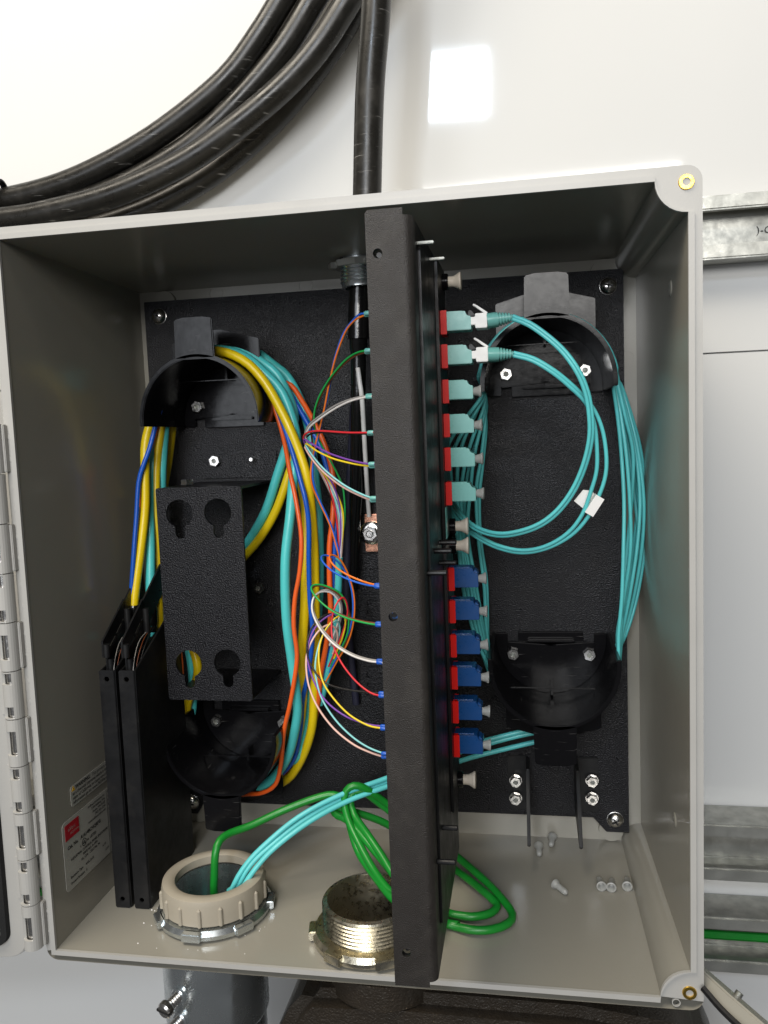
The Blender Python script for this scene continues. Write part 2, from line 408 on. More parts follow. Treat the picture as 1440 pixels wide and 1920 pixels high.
# door, swung open to the left; local frame: hinge axis at KX,KY
ang_d = math.radians(14)
def DR(u, d, z): # u away from the hinge across the door, d out of the door's inner face towards the viewer
    return V((KX-.006-u*math.cos(ang_d)-d*math.sin(ang_d), KY-u*math.sin(ang_d)+ -d*math.cos(ang_d)+.002, z))
dz = .2035
door = MB().prism(roundrect(0, -dz, .36, dz, .009, 6), 0, .004, lambda u, v, d: DR(u, -d, v)).build('door', 'grey_lit', enc, bevel=.0006)
flo = roundrect(.0085, -dz+.0085, .35, dz-.0085, .007, 6); fli = roundrect(.012, -dz+.012, .3465, dz-.012, .005, 6)
MB().prism(flo, .0002, .0030, lambda u, v, d: DR(u, d, v), holes=[fli]).build('gasket', 'gasket', door)
MB().prism(roundrect(.0135, -dz+.0135, .345, dz-.0135, .005, 6), .0002, .0018, lambda u, v, d: DR(u, d, v)).build('inner_face', 'grey', door, bevel=.0008)
for k in range(11):
    za, zb2 = zb+k*kp, zb+(k+1)*kp-.0006
    mid = (za+zb2)/2
    if k % 2 == 0: knuckle(za, zb2, [(mid-.007, mid+.007)], 'hinge_knuckle', enc, 1)
    else: knuckle(za, zb2, [(za+.0006, za+.0070), (zb2-.0070, zb2-.0006)], 'hinge_knuckle', door, -1)
    for dzz in (.006, -.006):
        MB().lathe([(.0016, 0), (.0013, -.0005), (.0001, -.0006)], (-OX+.0034, 0, mid+dzz), (0, 1, 0), 14).build('moulding_pip', 'grey_lit', enc)
MB().lathe([(.0028, zb), (.0028, zb+11*kp)], (KX, KY, 0), (0, 0, 1), 14).build('hinge_pin', 'steel', enc)
# ---- draw latch hanging from the bottom right corner
LP = U(1318, 1830, .02); LQ = U(1440, 1935, -.005)
lt = thing('draw_latch', LP, 'grey draw latch with wire bail hanging below the lower right corner', 'latch')
ax = (LQ-LP).normalized(); sd = V((.15, -.70, -.70)); sd = (sd-ax*sd.dot(ax)).normalized(); nn = ax.cross(sd)
def LT(u, v, d): return LP+ax*u+nn*v+sd*d
MB().prism([(-.005, .002), (.07, -.003), (.07, -.022), (.02, -.021), (-.008, -.012)], -.004, .004, LT).build('latch_arm', 'grey', lt, bevel=.001)
MB().tube(cr([LT(.018, .003, 0), LT(.022, .0075, .003), LT(.03, .0065, .004), LT(.08, -.001, .004)], .003), .0013, 8).build('wire_bail', 'steel', lt)
MB().tube(cr([LT(.010, -.0235, .002), LT(.025, -.0245, .004), LT(.05, -.0265, .004)], .003), .0016, 8).build('wire_bail', 'satin', lt)
MB().lathe([(.002, -.006), (.002, .006)], LT(.018, .000, 0), sd, 12).build('pivot_pin', 'web', lt)
# ================================================================== MOUNTING PLATE
PY = .145
PL = [(-.1645, -.1772), (-.145, -.1772), (.138, -.1772), (.1465, -.1858), (.1625, -.1872), (.1625, .1885), (-.1645, .1885)]
PL = [(-.1645, -.187), (-.148, -.187), (-.142, -.1772), (.139, -.1772), (.1475, -.187), (.1625, -.187), (.1625, .1885), (-.1645, .1885)]
mp = thing('mounting_plate', (0, PY, -.187), 'black crinkle-coated steel back plate screwed inside the box', 'mounting plate')
MB().prism(PL, PY, PY+.002, XZ).build('plate', 'crinkle', mp, bevel=.0003)
for x, z in SCREW: screw('screw', (x, PY, z), mp)
# small screwed strip
sp = thing('nut_strip', U(447, 890, .142), 'small black rectangular strip with two nuts above the keyhole bracket', 'plate')
p0, p1 = U(375, 850, .1425), U(520, 893, .1425)
MB().box((p0.x, .1425, p1.z), (p1.x, .1448, p0.z)).build('strip', 'crinkle', sp, bevel=.0003)
hexnut('nut', U(405, 864, .1425), (0, -1, 0), .0042, .0035, .0018, sp)
MB().lathe([(.0016, 0), (.0016, -.006), (.0012, -.0065)], U(476, 861, .1425), (0, 1, 0), 12).build('stud', 'steel', sp)
# ================================================================== CABLE SPOOLS (half drums)
SY0, SY1 = .0775, .1445
def spool(cx, bz, s, label, scr=0):
    t = thing('half_drum_spool', (cx, SY1, bz), label, 'cable spool', 'black half-drum cable spools on the back plate')
    mp_ = lambda u, v, d: V((cx+u, d, bz+s*v))
    R, th, N = .039, .0026, 40
    out = [(R*math.cos(math.pi*k/N), R*math.sin(math.pi*k/N)*1.04) for k in range(N+1)]
    inn = [((R-th)*math.cos(math.pi*k/N), (R-th)*math.sin(math.pi*k/N)*1.04) for k in range(N, -1, -1)]
    MB().prism([(R, -.003)]+out+[(-R, -.003), (-R+th, -.003)]+inn+[(R-th, -.003)], SY0, SY1, mp_).build('drum', 'gloss', t, bevel=.0005, angle=30)
    r2 = R-th-.0001
    pl = [(-r2, -.003)]+[(-r2*math.cos(math.pi*k/N), r2*1.04*math.sin(math.pi*k/N)) for k in range(N+1)]+[(r2, -.003), (.0285, -.003), (.0285, .010), (.0215, .010), (.0215, -.004), (-.0215, -.004), (-.0215, .010), (-.0285, .010), (-.0285, -.003)]
    MB().prism(pl, SY1-.0035, SY1-.0003, mp_).build('back_plate', 'gloss', t, bevel=.0004)
    r3 = .0285
    ar = [(r3*math.cos(math.pi*k/N), r3*math.sin(math.pi*k/N)+.002) for k in range(N+1)]
    MB().prism(ar+[(.0193, .0055), (-.0193, .0055)], SY1-.0055, SY1-.0036, mp_).build('raised_step', 'gloss', t, bevel=.0006)
    MB().box((cx-.015, SY1-.008, bz+s*.0005 if s > 0 else bz-.0022), (cx+.015, SY1-.004, bz+.0022 if s > 0 else bz-.0005)).build('lip', 'gloss', t, bevel=.0006)
    MB().prism([(-.0008, r3-.001), (.0008, r3-.001), (.0008, R-.003), (-.0008, R-.003)], SY1-.014, SY1-.003, mp_).build('rib', 'gloss', t)
    # tongue at the front, wide tongue further back
    w_ = .0128
    MB().prism([(-w_, R*1.04-.0035), (w_, R*1.04-.0035), (w_*.96, R+.0225), (w_*.5, R+.0236), (-w_*.5, R+.0236), (-w_*.96, R+.0225)], SY0, SY0+.0028, mp_).build('tongue', 'gloss', t, bevel=.0007)
    MB().prism([(-.030, .026), (.030, .026), (.030, R+.013), (.004, R+.020), (-.004, R+.020), (-.030, R+.013)], .1135, .1160, mp_, holes=[[((R-.0005)*.5*0+a_, b_) for a_, b_ in ((-.027, .0265), (.027, .0265), (.02, .036), (0, .0405), (-.02, .036))]]).build('wide_tongue', 'gloss', t, bevel=.0004)
    for u in (-.025, .025):
        hexnut('nut', mp_(u, .0105, SY1-.004), (0, -1, 0), .0043, .0036, .0019, t)
    return t
TL = (-.1012, .1028); TR = (.1123, .1145); BL = (-.1008, -.1022); BR = (.1125, -.0508)
spool(*TL, 1, 'upper black half-drum wound with thick yellow and teal cables')
spool(*TR, 1, 'upper black half-drum wound with thin aqua cords only')
spool(*BL, -1, 'lower black half-drum hanging above the tan conduit bushing')
spool(*BR, -1, 'lower black half-drum hanging above two bracket fins')
# ---- bracket fins under the lower right spool
for px, x0, sgn in ((967, .0955, -1), (1110, .1275, 1)):
    t = thing('fin_bracket', (x0, .143, -.17), 'black angle bracket fin with two nuts %s' % ('on its left foot, nearer the adapters' if sgn < 0 else 'on its foot beside the corner screw'), 'bracket')
    MB().prism([(.143, -.134), (.143, -.170), (.094, -.1735), (.091, -.171), (.120, -.134)], x0-.0011, x0+.0011, lambda u, v, d: V((d, u, v))).build('fin', 'satin', t, bevel=.0005)
    xa, xb = (x0-.0135, x0-.0012) if sgn < 0 else (x0+.0012, x0+.0150)
    MB().box((xa, .1425, -.172), (xb, .1448, -.134)).build('foot', 'satin', t, bevel=.0006)
    for py in (1463, 1496): hexnut('nut', U(px, py, .1405), (0, -1, 0), .0040, .0034, .0018, t, washer=.0043)
# ================================================================== KEYHOLE BRACKET
BY = .08
a, c = U(291, 915, BY), U(472, 1314, BY)
x0, x1, z1, z0 = -.1338, -.0768, .0606, -.0776
kb = thing('keyhole_bracket', ((x0+x1)/2, BY, z0), 'tall black crinkle bracket with four keyholes in front of the cables', 'bracket')
hs = []
for px, py in ((336, 970), (408, 968), (354, 1252), (426, 1250)):
    q = U(px, py-7, BY); hs.append(keyhole(q.x, q.z, .0089, .0034, .0128))
MB().prism(roundrect(x0, z0, x1, z1, .0015, 3), BY, BY+.002, XZ, holes=hs).build('face', 'crinkle', kb, bevel=.0004)
MB().box((x0+.0005, BY+.0015, z1-.002), (x1-.0005, .1448, z1-.0002)).build('top_flange', 'crinkle', kb, bevel=.0003)
MB().box((x0+.0005, BY+.0015, z0+.0002), (x1-.0005, .1448, z0+.002)).build('bottom_flange', 'crinkle', kb, bevel=.0003)
q = U(356, 903, .1); hexnut('nut', V((-.121, .101, z1-.0002)), (0, 0, 1), .0043, .0036, .0018, kb)
hexnut('nut', U(487, 1101, .141), (0, -1, 0), .0042, .0036, .0018, mp)
# ================================================================== SPLICE TRAYS
def tray(x0, x1, label):
    t = thing('splice_tray', ((x0+x1)/2, .09, -.199), label, 'splice tray', 'black splice trays leaning by the left wall')
    YZ = lambda u, v, d: V((d, u, v))
    prof = [(.043, -.1988), (.110, -.1985), (.110, -.019), (.100, -.021), (.0455, -.0465), (.043, -.047)]
    MB().prism(prof, x1-.0012, x1, YZ).build('side_plate', 'satin', t, bevel=.0003)
    prof2 = [(.043, -.1988), (.110, -.1985), (.110, -.033), (.0455, -.0475), (.043, -.048)]
    MB().prism(prof2, x0, x0+.0012, YZ).build('side_plate', 'satin', t, bevel=.0003)
    hole = circle((x0+x1)/2, -.0525, .0016, 14); hole2 = circle((x0+x1)/2, -.193, .0014, 14)
    MB().prism(roundrect(x0+.0005, -.1988, x1-.0005, -.047, .001, 2), .042, .0432, XZ, holes=[hole, hole2]).build('front_edge', 'satin', t, bevel=.0003)
    MB().box((x0+.001, .0435, -.1985), (x1-.001, .110, -.197)).build('bottom_edge', 'satin', t)
    # perforated comb clips standing up from the tray
    for k, (ya, za) in enumerate(((.050, -.040), (.046, -.030), (.075, -.012))):
        h0 = .010 if k < 2 else .02
        pr = [(ya, za-h0), (ya+.030, za-h0+.020), (ya+.030, za+.020), (ya, za)]
        hl = [circle(ya+.008+.009*i, za-.003+.006*i-h0*.3, .0009, 8) for i in range(3)]
        MB().prism(pr, x0+.0013, x0+.0025, YZ, holes=hl).build('comb_clip', 'satin', t)
        MB().lathe([(.0022, -.0), (.0022, h0*.8)], (x0+.004, ya+.0008, za-h0), (0, 0, 1), 12).build('hinge_lug', 'satin', t)
    for k in range(3):
        yy = .049+.004*k
        cable('fibre', '', '', [V((x0+.004, yy+.03, -.03)), V((x0+.005+.001*k, yy+.012, -.035)), V((x0+.0065, yy, -.05)), V((x0+.007, yy, -.07))], .00022, ('f_grey', 'f_brown', 'f_black')[k], parent=t, n=6)
    return t
tray(-.1605, -.1497, 'black splice tray next to the printed labels on the grey side wall')
tray(-.1477, -.1367, 'black splice tray touching the keyhole bracket side of its twin')
# ================================================================== THICK JACKETED CABLES
def arc(c, s, r, y0, y1, a0, a1, n=9):
    """points over a half drum, angles in degrees"""
    return [V((c[0]+r*math.cos(math.radians(a0+(a1-a0)*k/n)), y0+(y1-y0)*k/n, c[1]+s*r*math.sin(math.radians(a0+(a1-a0)*k/n))*1.04)) for k in range(n+1)]
def P3(l): return [U(*p) for p in l]
G1 = 'thick jacketed cables wound on the left spools'
g_y1 = P3([(252, 1126, .088), (256, 1088, .090), (265, 1019, .094), (272, 949, .098), (272, 880, .100), (273, 830, .102)])
cable('yellow_cable', 'thick yellow cable from the front splice tray over the drum and down in front', 'cable',
      [U(250, 1140, .087)]+g_y1[1:]+arc(TL, 1, .0425, .104, .100, 172, 35, 9)+P3([(508, 735, .100), (539, 794, .098), (563, 853, .098), (577, 902, .098), (584, 960, .102), (589, 1033, .106), (591, 1120, .108), (592, 1230, .110), (589, 1300, .112), (585, 1362, .115), (569, 1415, .122), (545, 1455, .130), (520, 1472, .134)]), .0031, 'yellow', G1)
cable('yellow_cable', 'yellow cable hanging behind the blue one, straight down to the lower drum', 'cable',
      arc(TL, 1, .0430, .122, .120, 185, 30, 9)+P3([(530, 770, .118), (553, 850, .116), (566, 910, .114), (573, 957, .110), (574, 1020, .108), (573, 1077, .107), (571, 1143, .107), (566, 1230, .108), (568, 1285, .110), (565, 1340, .113)])+arc(BL, -1, .043, .118, .122, 20, 165, 8)+P3([(352, 1320, .122), (371, 1255, .118), (348, 1180, .122), (314, 1080, .126), (299, 960, .126), (302, 880, .126), (312, 800, .128)]), .0031, 'yellow', G1)
cable('yellow_cable', 'yellow cable turning in behind the keyhole bracket', 'cable',
      P3([(323, 798, .134), (316, 860, .135), (304, 930, .136)])[::-1]+arc(TL, 1, .0415, .130, .130, 178, 30, 9)+P3([(535, 790, .128), (552, 850, .126), (543, 885, .124), (518, 956, .124), (490, 1005, .126), (464, 1037, .130), (440, 1062, .134)]), .0030, 'yellow', G1)
cable('yellow_cable', 'yellow cable running from the drum down behind the bracket edge', 'cable',
      P3([(303, 793, .115), (294, 867, .113), (292, 930, .11), (296, 1050, .108), (298, 1140, .105), (300, 1200, .104)]), .0030, 'yellow', G1)
cable('teal_cable', 'teal cable turning in behind the keyhole bracket', 'cable',
      arc(TL, 1, .0465, .118, .116, 150, 50, 6)+P3([(518, 701, .116), (542, 746, .118), (552, 785, .12), (541, 826, .122), (522, 885, .123), (497, 960, .124), (463, 1019, .130), (440, 1042, .134)]), .0032, 'teal', G1)
cable('teal_cable', 'teal cable bowing out furthest right of the bundle behind it', 'cable',
      arc(TL, 1, .0485, .130, .128, 140, 45, 6)+P3([(538, 706, .128), (562, 749, .127), (578, 798, .126), (585, 843, .125), (591, 902, .122), (597, 967, .120), (599, 1077, .118), (596, 1143, .118), (590, 1230, .118), (583, 1300, .118), (578, 1352, .12), (560, 1415, .122)])+arc(BL, -1, .0445, .124, .124, 50, 160, 6)+P3([(361, 1325, .128), (360, 1250, .125), (340, 1150, .122), (306, 1000, .117), (303, 900, .116), (309, 800, .118)]), .0032, 'teal', G1)
cable('teal_cable', 'front teal cable bowing forward beside the bracket down to the lower drum', 'cable',
      arc(TL, 1, .0440, .110, .108, 120, 40, 5)+P3([(528, 735, .108), (552, 800, .106), (556, 850, .104), (551, 885, .101), (544, 967, .095), (535, 1054, .092), (537, 1158, .092), (548, 1245, .095), (557, 1310, .099), (556, 1352, .102), (541, 1415, .107), (517, 1453, .112), (490, 1475, .116), (450, 1488, .12)]), .0032, 'teal', G1)
cable('teal_cable', 'short teal cable dropping into a black gland on the splice tray', 'cable',
      P3([(300, 796, .118), (289, 850, .114), (283, 900, .11), (280, 949, .106), (282, 1019, .102), (282, 1113, .097), (283, 1150, .096), (284, 1200, .095)]), .0032, 'teal', G1)
g = thing('cable_gland', U(281, 1165, .096), 'glossy black heat-shrink gland gripping the teal cable', 'gland')
MB().lathe([(.0043, 0), (.0046, .002), (.0045, .012), (.0040, .0135), (.0037, .018)], U(283, 1172, .096), (U(281, 1113, .097)-U(283, 1172, .096)), 16).build('sleeve', 'shrink', g)
MB().lathe([(.0035, 0), (.0042, .001), (.0042, .004), (.0035, .005)], U(284, 1185, .096), (0, 0, 1), 16).build('collar', 'shrink', g)
g = thing('cable_gland', U(250, 1160, .088), 'black gland gripping the end of the front yellow cable', 'gland')
MB().lathe([(.0042, 0), (.0046, .002), (.0044, .010), (.0036, .012)], U(250, 1166, .088), (U(252, 1123, .088)-U(250, 1166, .088)), 16).build('sleeve', 'shrink', g)
cable('blue_cable', 'thin blue cable hanging outside the yellow one by the grey side wall', 'cable',
      P3([(247, 1150, .088), (246, 1120, .087), (251, 1036, .089), (256, 967, .092), (260, 905, .094), (268, 875, .095), (280, 842, .097), (290, 805, .1), (300, 770, .104)])+arc(TL, 1, .0415, .11, .112, 150, 60, 5), .0016, 'blue', 'thin jacketed cables on the left spools')
cable('orange_cable', 'thin orange cable just showing behind the blue and yellow ones on the far side', 'cable',
      P3([(330, 1330, .125), (341, 1250, .122), (320, 1150, .12), (290, 1050, .112), (268, 960, .104), (262, 915, .10), (268, 880, .104), (285, 830, .108), (300, 780, .112)]), .0015, 'orange', 'thin jacketed cables on the left spools')
cable('blue_cable', 'front thin blue cable weaving over the yellow cables beside the bracket', 'cable',
      arc(TL, 1, .041, .108, .106, 100, 25, 5)+P3([(516, 757, .102), (532, 798, .099), (549, 850, .095), (563, 900, .093), (573, 938, .092), (579, 984, .093), (579, 1054, .096), (581, 1123, .098), (586, 1192, .1), (578, 1262, .104), (568, 1310, .108), (563, 1370, .112), (550, 1425, .118), (520, 1460, .124)]), .0016, 'blue', 'thin jacketed cables on the left spools')
cable('orange_cable', 'front thin orange cable waving beside the big teal one and round the lower drum', 'cable',
      P3([(508, 745, .112), (530, 815, .108), (544, 887, .097), (555, 939, .093), (565, 1008, .091), (562, 1071, .091), (553, 1123, .091), (551, 1175, .091), (557, 1227, .091), (552, 1275, .091), (543, 1325, .092), (533, 1369, .094), (527, 1430, .097), (517, 1470, .100), (493, 1486, .104), (468, 1489, .108), (430, 1490, .113)]), .0015, 'orange', 'thin jacketed cables on the left spools')
cable('orange_cable', 'rear orange cable hanging behind the tangle of thin fibres', 'cable',
      arc(TL, 1, .0435, .126, .124, 90, 35, 4)+P3([(545, 722, .124), (565, 750, .122), (586, 786, .118), (608, 832, .114), (622, 880, .110), (626, 924, .107), (623, 978, .105), (618, 1022, .104), (618, 1088, .104), (620, 1154, .104), (612, 1208, .106), (602, 1263, .109), (596, 1320, .113), (585, 1370, .126), (562, 1420, .135), (535, 1455, .140)]), .0018, 'orange', 'thin jacketed cables on the left spools')
cable('blue_cable', 'rear blue cable hanging behind the tangle of thin fibres', 'cable',
      arc(TL, 1, .042, .126, .124, 90, 35, 4)+P3([(540, 735, .124), (560, 765, .122), (580, 800, .12), (600, 835, .118), (615, 885, .114), (627, 930, .110), (630, 967, .108), (627, 1033, .107), (624, 1099, .107), (629, 1164, .107), (622, 1208, .109), (608, 1263, .112), (596, 1300, .115), (575, 1370, .12), (545, 1430, .126)]), .0018, 'blue', 'thin jacketed cables on the left spools')
cable('teal_cable', 'teal breakout tube whose cut end sprays bare coloured fibres', 'cable',
      P3([(636, 1045, .096), (635, 1085, .098), (633, 1130, .1), (630, 1190, .104), (618, 1250, .11), (600, 1320, .116)]), .0024, 'teal')
# ================================================================== BULKHEAD PANEL
FY = -.05; XL, XR = .0327, .0530; ZT, ZB = .1850, -.1690; SYB = .076
bp = thing('bulkhead_panel', (XR, .01, ZB), 'black crinkle-coated bulkhead panel seen edge-on, carrying the adapters', 'panel')
# bent sheet: front flange, rounded corner, side plate (section in x-y, extruded in z)
r = .004; th = .0018
outer = [(XL, FY)]+[(XR-r+r*math.sin(math.radians(9*k)), FY+r-r*math.cos(math.radians(9*k))) for k in range(11)]
inn = [(XR-r+(r-th)*math.sin(math.radians(9*k)), FY+r-(r-th)*math.cos(math.radians(9*k))) for k in range(10, -1, -1)]+[(XL, FY+th)]
zin = ZB+.0035
holes_px = [(708, 475), (737, 1157), (762, 1787)]
# flange flat with drilled holes
xf = XR-r
MB().prism([(XL, ZB), (xf, ZB), (xf, ZT), (XL+.0012, ZT), (XL, ZT-.0012)], FY, FY+th, XZ,
           holes=[circle(U(px, py, FY).x, U(px, py, FY).z, .0021, 18) for px, py in holes_px]).build('front_flange', 'crinkleb', bp)
b = MB(); sec = outer[1:]+[(XR, -.040), (XR-th, -.040)]+inn[:-1]
zt2 = ZT-.0030
b.prism(sec, ZB+.0028, zt2, lambda u, v, d: V((u, v, d))).build('bend', 'crinkleb', bp, angle=40)
MB().box((XR-th, -.040, ZB+.0028), (XR, SYB, zt2)).build('side_plate', 'satin', bp)
# shallow pressed rib along the side plate and return flange at the rear
MB().prism(roundrect(-.034, ZB+.02, -.018, ZT-.012, .003, 4), XR-.0005, XR+.0012, lambda u, v, d: V((d, u, v))).build('pressed_rib', 'satin', bp, bevel=.0008)
MB().box((.012, SYB-.002, ZB+.006), (XR-th, SYB, zt2-.003)).build('rear_flange', 'satin', bp)
for z in (.14, -.13): MB().box((.012, SYB, z-.008), (.014, .1449, z+.008)).build('support_leg', 'satin', bp)
for px, py in holes_px:
    q = U(px, py, FY)
    MB().ring([(.0021, 0), (.0027, .0002), (.0024, .003), (.0021, .003)], q, (0, 1, 0), 18).build('countersink', 'ink', bp)
    MB().lathe([(.0012, .0035), (.0012, .006)], q, (0, 1, 0), 10).build('screw_end', 'satin', bp)
for px, py, yy in ((795, 456, -.022), (817, 486, .008)):
    q = UX(px, py, XR+.003); MB().box((XR-.001, q.y-.002, q.z-.0006), (XR+.0075, q.y+.0012, q.z+.0006)).build('spring_tab', 'web', bp, bevel=.0003)
for px, py in ((838, 1017), (828, 1033), (838, 1055), (818, 1074), (840, 1552), (835, 1616)):
    q = UX(px, py, XR+.004); MB().lathe([(.0013, 0), (.0013, .009), (.0009, .0095)], (XR-.0005, q.y, q.z), (1, 0, 0), 10).build('stub_peg', 'satin', bp)
q = UX(829, 975, XR); MB().box((XR+.0022, q.y-.003, q.z-.010), (XR+.0026, q.y+.004, q.z+.007)).build('barcode_sticker', 'aquabody', bp)
# ---- the two adapter plates with cream plungers
AY = .050
for nm, pa, pb in (('above', (826, 514), (839, 999)), ('below', (839, 1040), (857, 1493))):
    A, B_ = UX(*pa, XR+.003), UX(*pb, XR+.003)
    t = thing('adapter_plate', (XR, AY+.012, B_.z), 'black adapter plate with cream plungers, holding the %s adapters' % ('turquoise' if nm == 'above' else 'dark blue'), 'adapter plate', 'adapter plates on the bulkhead')
    MB().prism(roundrect(.034, B_.z-.008, SYB-.001, A.z+.008, .003, 4), XR+.0002, XR+.0018, lambda u, v, d: V((d, u, v))).build('plate', 'satin', t, bevel=.0004)
    for q in (A, B_):
        yy = .064
        MB().lathe([(.0046, 0), (.0046, .003), (.0040, .0035)], (XR+.0015, yy, q.z), (1, 0, 0), 18).build('collar', 'gloss', t)
        MB().lathe([(.0030, .0), (.0030, .0032), (.0033, .0045), (.0044, .0065), (.0050, .0072), (.0050, .0080), (.0042, .0083)], (XR+.004, yy, q.z), (1, 0, 0), 24).build('plunger', 'cream', t, angle=50)
# ---- adapters
AQ = [(815, 580), (818, 652), (821, 726), (824, 797), (826, 867), (829, 938)]
BLU = [(835, 1114), (837, 1181), (840, 1249), (842, 1315), (845, 1381), (848, 1446)]
ORD = ['first', 'second', 'third', 'fourth', 'fifth', 'sixth']
def zat(px, py): return UX(px, py, XR+.004).z
ADZ = []
def adapter(i, z, kind):
    colr = 'turquoise' if kind == 'aquabody' else 'dark blue'
    cap = kind != 'aquabody' or i > 1
    t = thing('fibre_adapter', (XR+.008, AY, z-.006), '%s adapter with red clip, %s from the top of its row, %s' % (colr, ORD[i], 'dust-capped' if cap else 'cord plugged in'), 'adapter', '%s adapters on the bulkhead' % colr)
    hh = .0050 if kind == 'aquabody' else .0054; up = .0006
    prof = [(XR+.001, -hh), (XR+.0182, -hh), (XR+.0182, hh*.42), (XR+.0170, hh*.46), (XR+.0160, hh*.58), (XR+.0154, hh*.78), (XR+.0152, hh), (XR+.001, hh)]
    MB().prism([(u, z+up+v) for u, v in prof], AY-.0062, AY+.0062, XZ).build('body', kind, t, bevel=.0003)
    MB().box((XR+.002, AY-.0040, z+up+hh-.0002), (XR+.0135, AY+.0040, z+up+hh+.0005)).build('key_ridge', kind, t, bevel=.0002)
    if kind != 'aquabody': MB().prism([(XR+.0157, z+up+hh*.44), (XR+.0180, z+up+hh*.40), (XR+.0176, z+up+hh*.62), (XR+.0160, z+up+hh*.82)], AY-.0040, AY+.0040, XZ).build('latch_notch', kind, t, bevel=.0003)
    cl = MB().box((XR+.0019, AY-.0076, z-.0064), (XR+.0052, AY-.0063, z+.0064)); cl.box((XR+.0019, AY-.0064, z+.0060), (XR+.0046, AY+.0064, z+.0064)); cl.box((XR+.0019, AY-.0064, z-.0064), (XR+.0046, AY+.0064, z-.0060))
    cl.build('clip', 'red', t, bevel=.0003)
    MB().box((.022, AY-.0055, z-.0042), (XR-.002, AY+.0055, z+.0050)).build('rear_body', kind, t, bevel=.0003)
    if cap:
        cp = MB().lathe([(.0020, 0), (.0024, .0015), (.0027, .0028), (.0034, .0038), (.0034, .0044), (.0028, .0046)], (XR+.0181, AY-.0028, z+up-.0010), (1, .05*random.uniform(-1, 1), .06*random.uniform(-1, 1)), 16).build('dust_cap', 'cap')
        tag(cp, 'frosted dust cap in the %s adapter, %s from the top of its row' % (colr, ORD[i]), 'dust cap', 'dust caps plugged into the adapters')
    return t
for i, p in enumerate(AQ): z = zat(*p); ADZ.append(z); adapter(i, z, 'aquabody')
for i, p in enumerate(BLU): z = zat(*p); ADZ.append(z); adapter(i, z, 'bluebody')
# ---- plugged connectors with duplex cords
def off(pts, d):
    """offset a path sideways in the picture plane of the wall (x-z)"""
    out = []
    for i, p in enumerate(pts):
        t = (pts[min(i+1, len(pts)-1)]-pts[max(i-1, 0)]); nrm = V((-t.z, 0, t.x)); nrm = nrm.normalized() if nrm.length > 1e-6 else V((0, 0, 1))
        dd = d[i] if isinstance(d, (list, tuple)) else d
        out.append(p+nrm*dd)
    return out
CORD = [[(960, 595, .050), (993, 608, .048), (1032, 636, .047), (1060, 663, .047), (1082, 694, .047), (1096, 724, .048), (1105, 760, .05), (1108, 814, .053), (1097, 868, .056), (1075, 919, .059), (1043, 961, .061), (1004, 988, .063), (953, 1002, .066), (915, 999, .07), (883, 984, .076), (861, 962, .084), (846, 936, .092), (838, 900, .098)],
        [(962, 664, .050), (999, 674, .050), (1038, 697, .05), (1071, 724, .052), (1099, 752, .055), (1117, 785, .057), (1126, 826, .059), (1128, 878, .061), (1118, 919, .063), (1097, 967, .066), (1067, 1002, .069), (1024, 1026, .072), (979, 1034, .075), (934, 1025, .079), (896, 1006, .084), (864, 982, .09), (842, 950, .096), (834, 905, .1)]]
SPR = [[.0] * 18, [0, 0, 0, 0, 0, .0006, .0014, .0018, .0018, .0010, .0004, 0, 0, 0, 0, 0, 0, 0]]
cords = []
for i in range(2):
    z = ADZ[i]+.0002
    nm = ('upper', 'lower')[i]
    t = thing('duplex_connector', (XR+.03, AY, z-.004), 'white duplex connector with turquoise strain boot, %s of the two plugged in' % nm, 'connector', 'plugged duplex connectors')
    MB().prism([(XR+.0170, z-.0022), (XR+.0205, z-.0022), (XR+.0205, z-.0040), (XR+.0268, z-.0040), (XR+.0268, z+.0038), (XR+.0205, z+.0038), (XR+.0205, z+.0020), (XR+.0170, z+.0020)], AY-.0058, AY+.0058, XZ).build('housing', 'white', t, bevel=.0003)
    MB().prism([(XR+.0262, z+.0034), (XR+.0272, z+.0044), (XR+.0215, z+.0085), (XR+.0196, z+.0096), (XR+.0190, z+.0088), (XR+.0205, z+.0078)], AY-.0022, AY+.0022, XZ).build('latch', 'white', t, bevel=.0002)
    MB().prism([(XR+.0165, z+.0026), (XR+.0205, z+.0032), (XR+.0180, z+.0062), (XR+.0166, z+.0058)], AY-.0030, AY+.0030, XZ).build('trigger', 'satin', t, bevel=.0003)
    e0 = V((XR+.0266, AY, z)); e1 = U(*CORD[i][0]); 
    for sgn in (-1, 1):
        a = e0+V((0, sgn*.0029, 0)); bb = e1+V((0, sgn*.0014, 0)); L = (bb-a).length
        pf = [(.0038, 0), (.0038, L*.30)]
        for k in range(5):
            h = L*(.36+.12*k); rr = .0037-.00032*k; pf += [(rr, h), (rr, h+L*.075), (rr-.0011, h+L*.078), (rr-.0011, h+L*.115)]
        pf += [(.0017, L)]
        MB().lathe(pf, a, bb-a, 14).build('strain_boot', 'aquabody', t, angle=30)
    pts = P3(CORD[i])
    ct = thing('patch_cord', e1, 'aqua two-strand patch cord looping from the %s plugged connector%s' % (nm, ', tagged with a white flag' if i else ''), 'patch cord', 'looped aqua patch cords')
    for sgn in (-1, 1):
        pp = [p+V((0, sgn*.0009, 0)) for p in off(pts, [sgn*(.00085+s_) for s_ in SPR[i]])]
        MB().tube(cr(pp, .003), .00115, 9).build('strand', 'aqua', ct, angle=60)
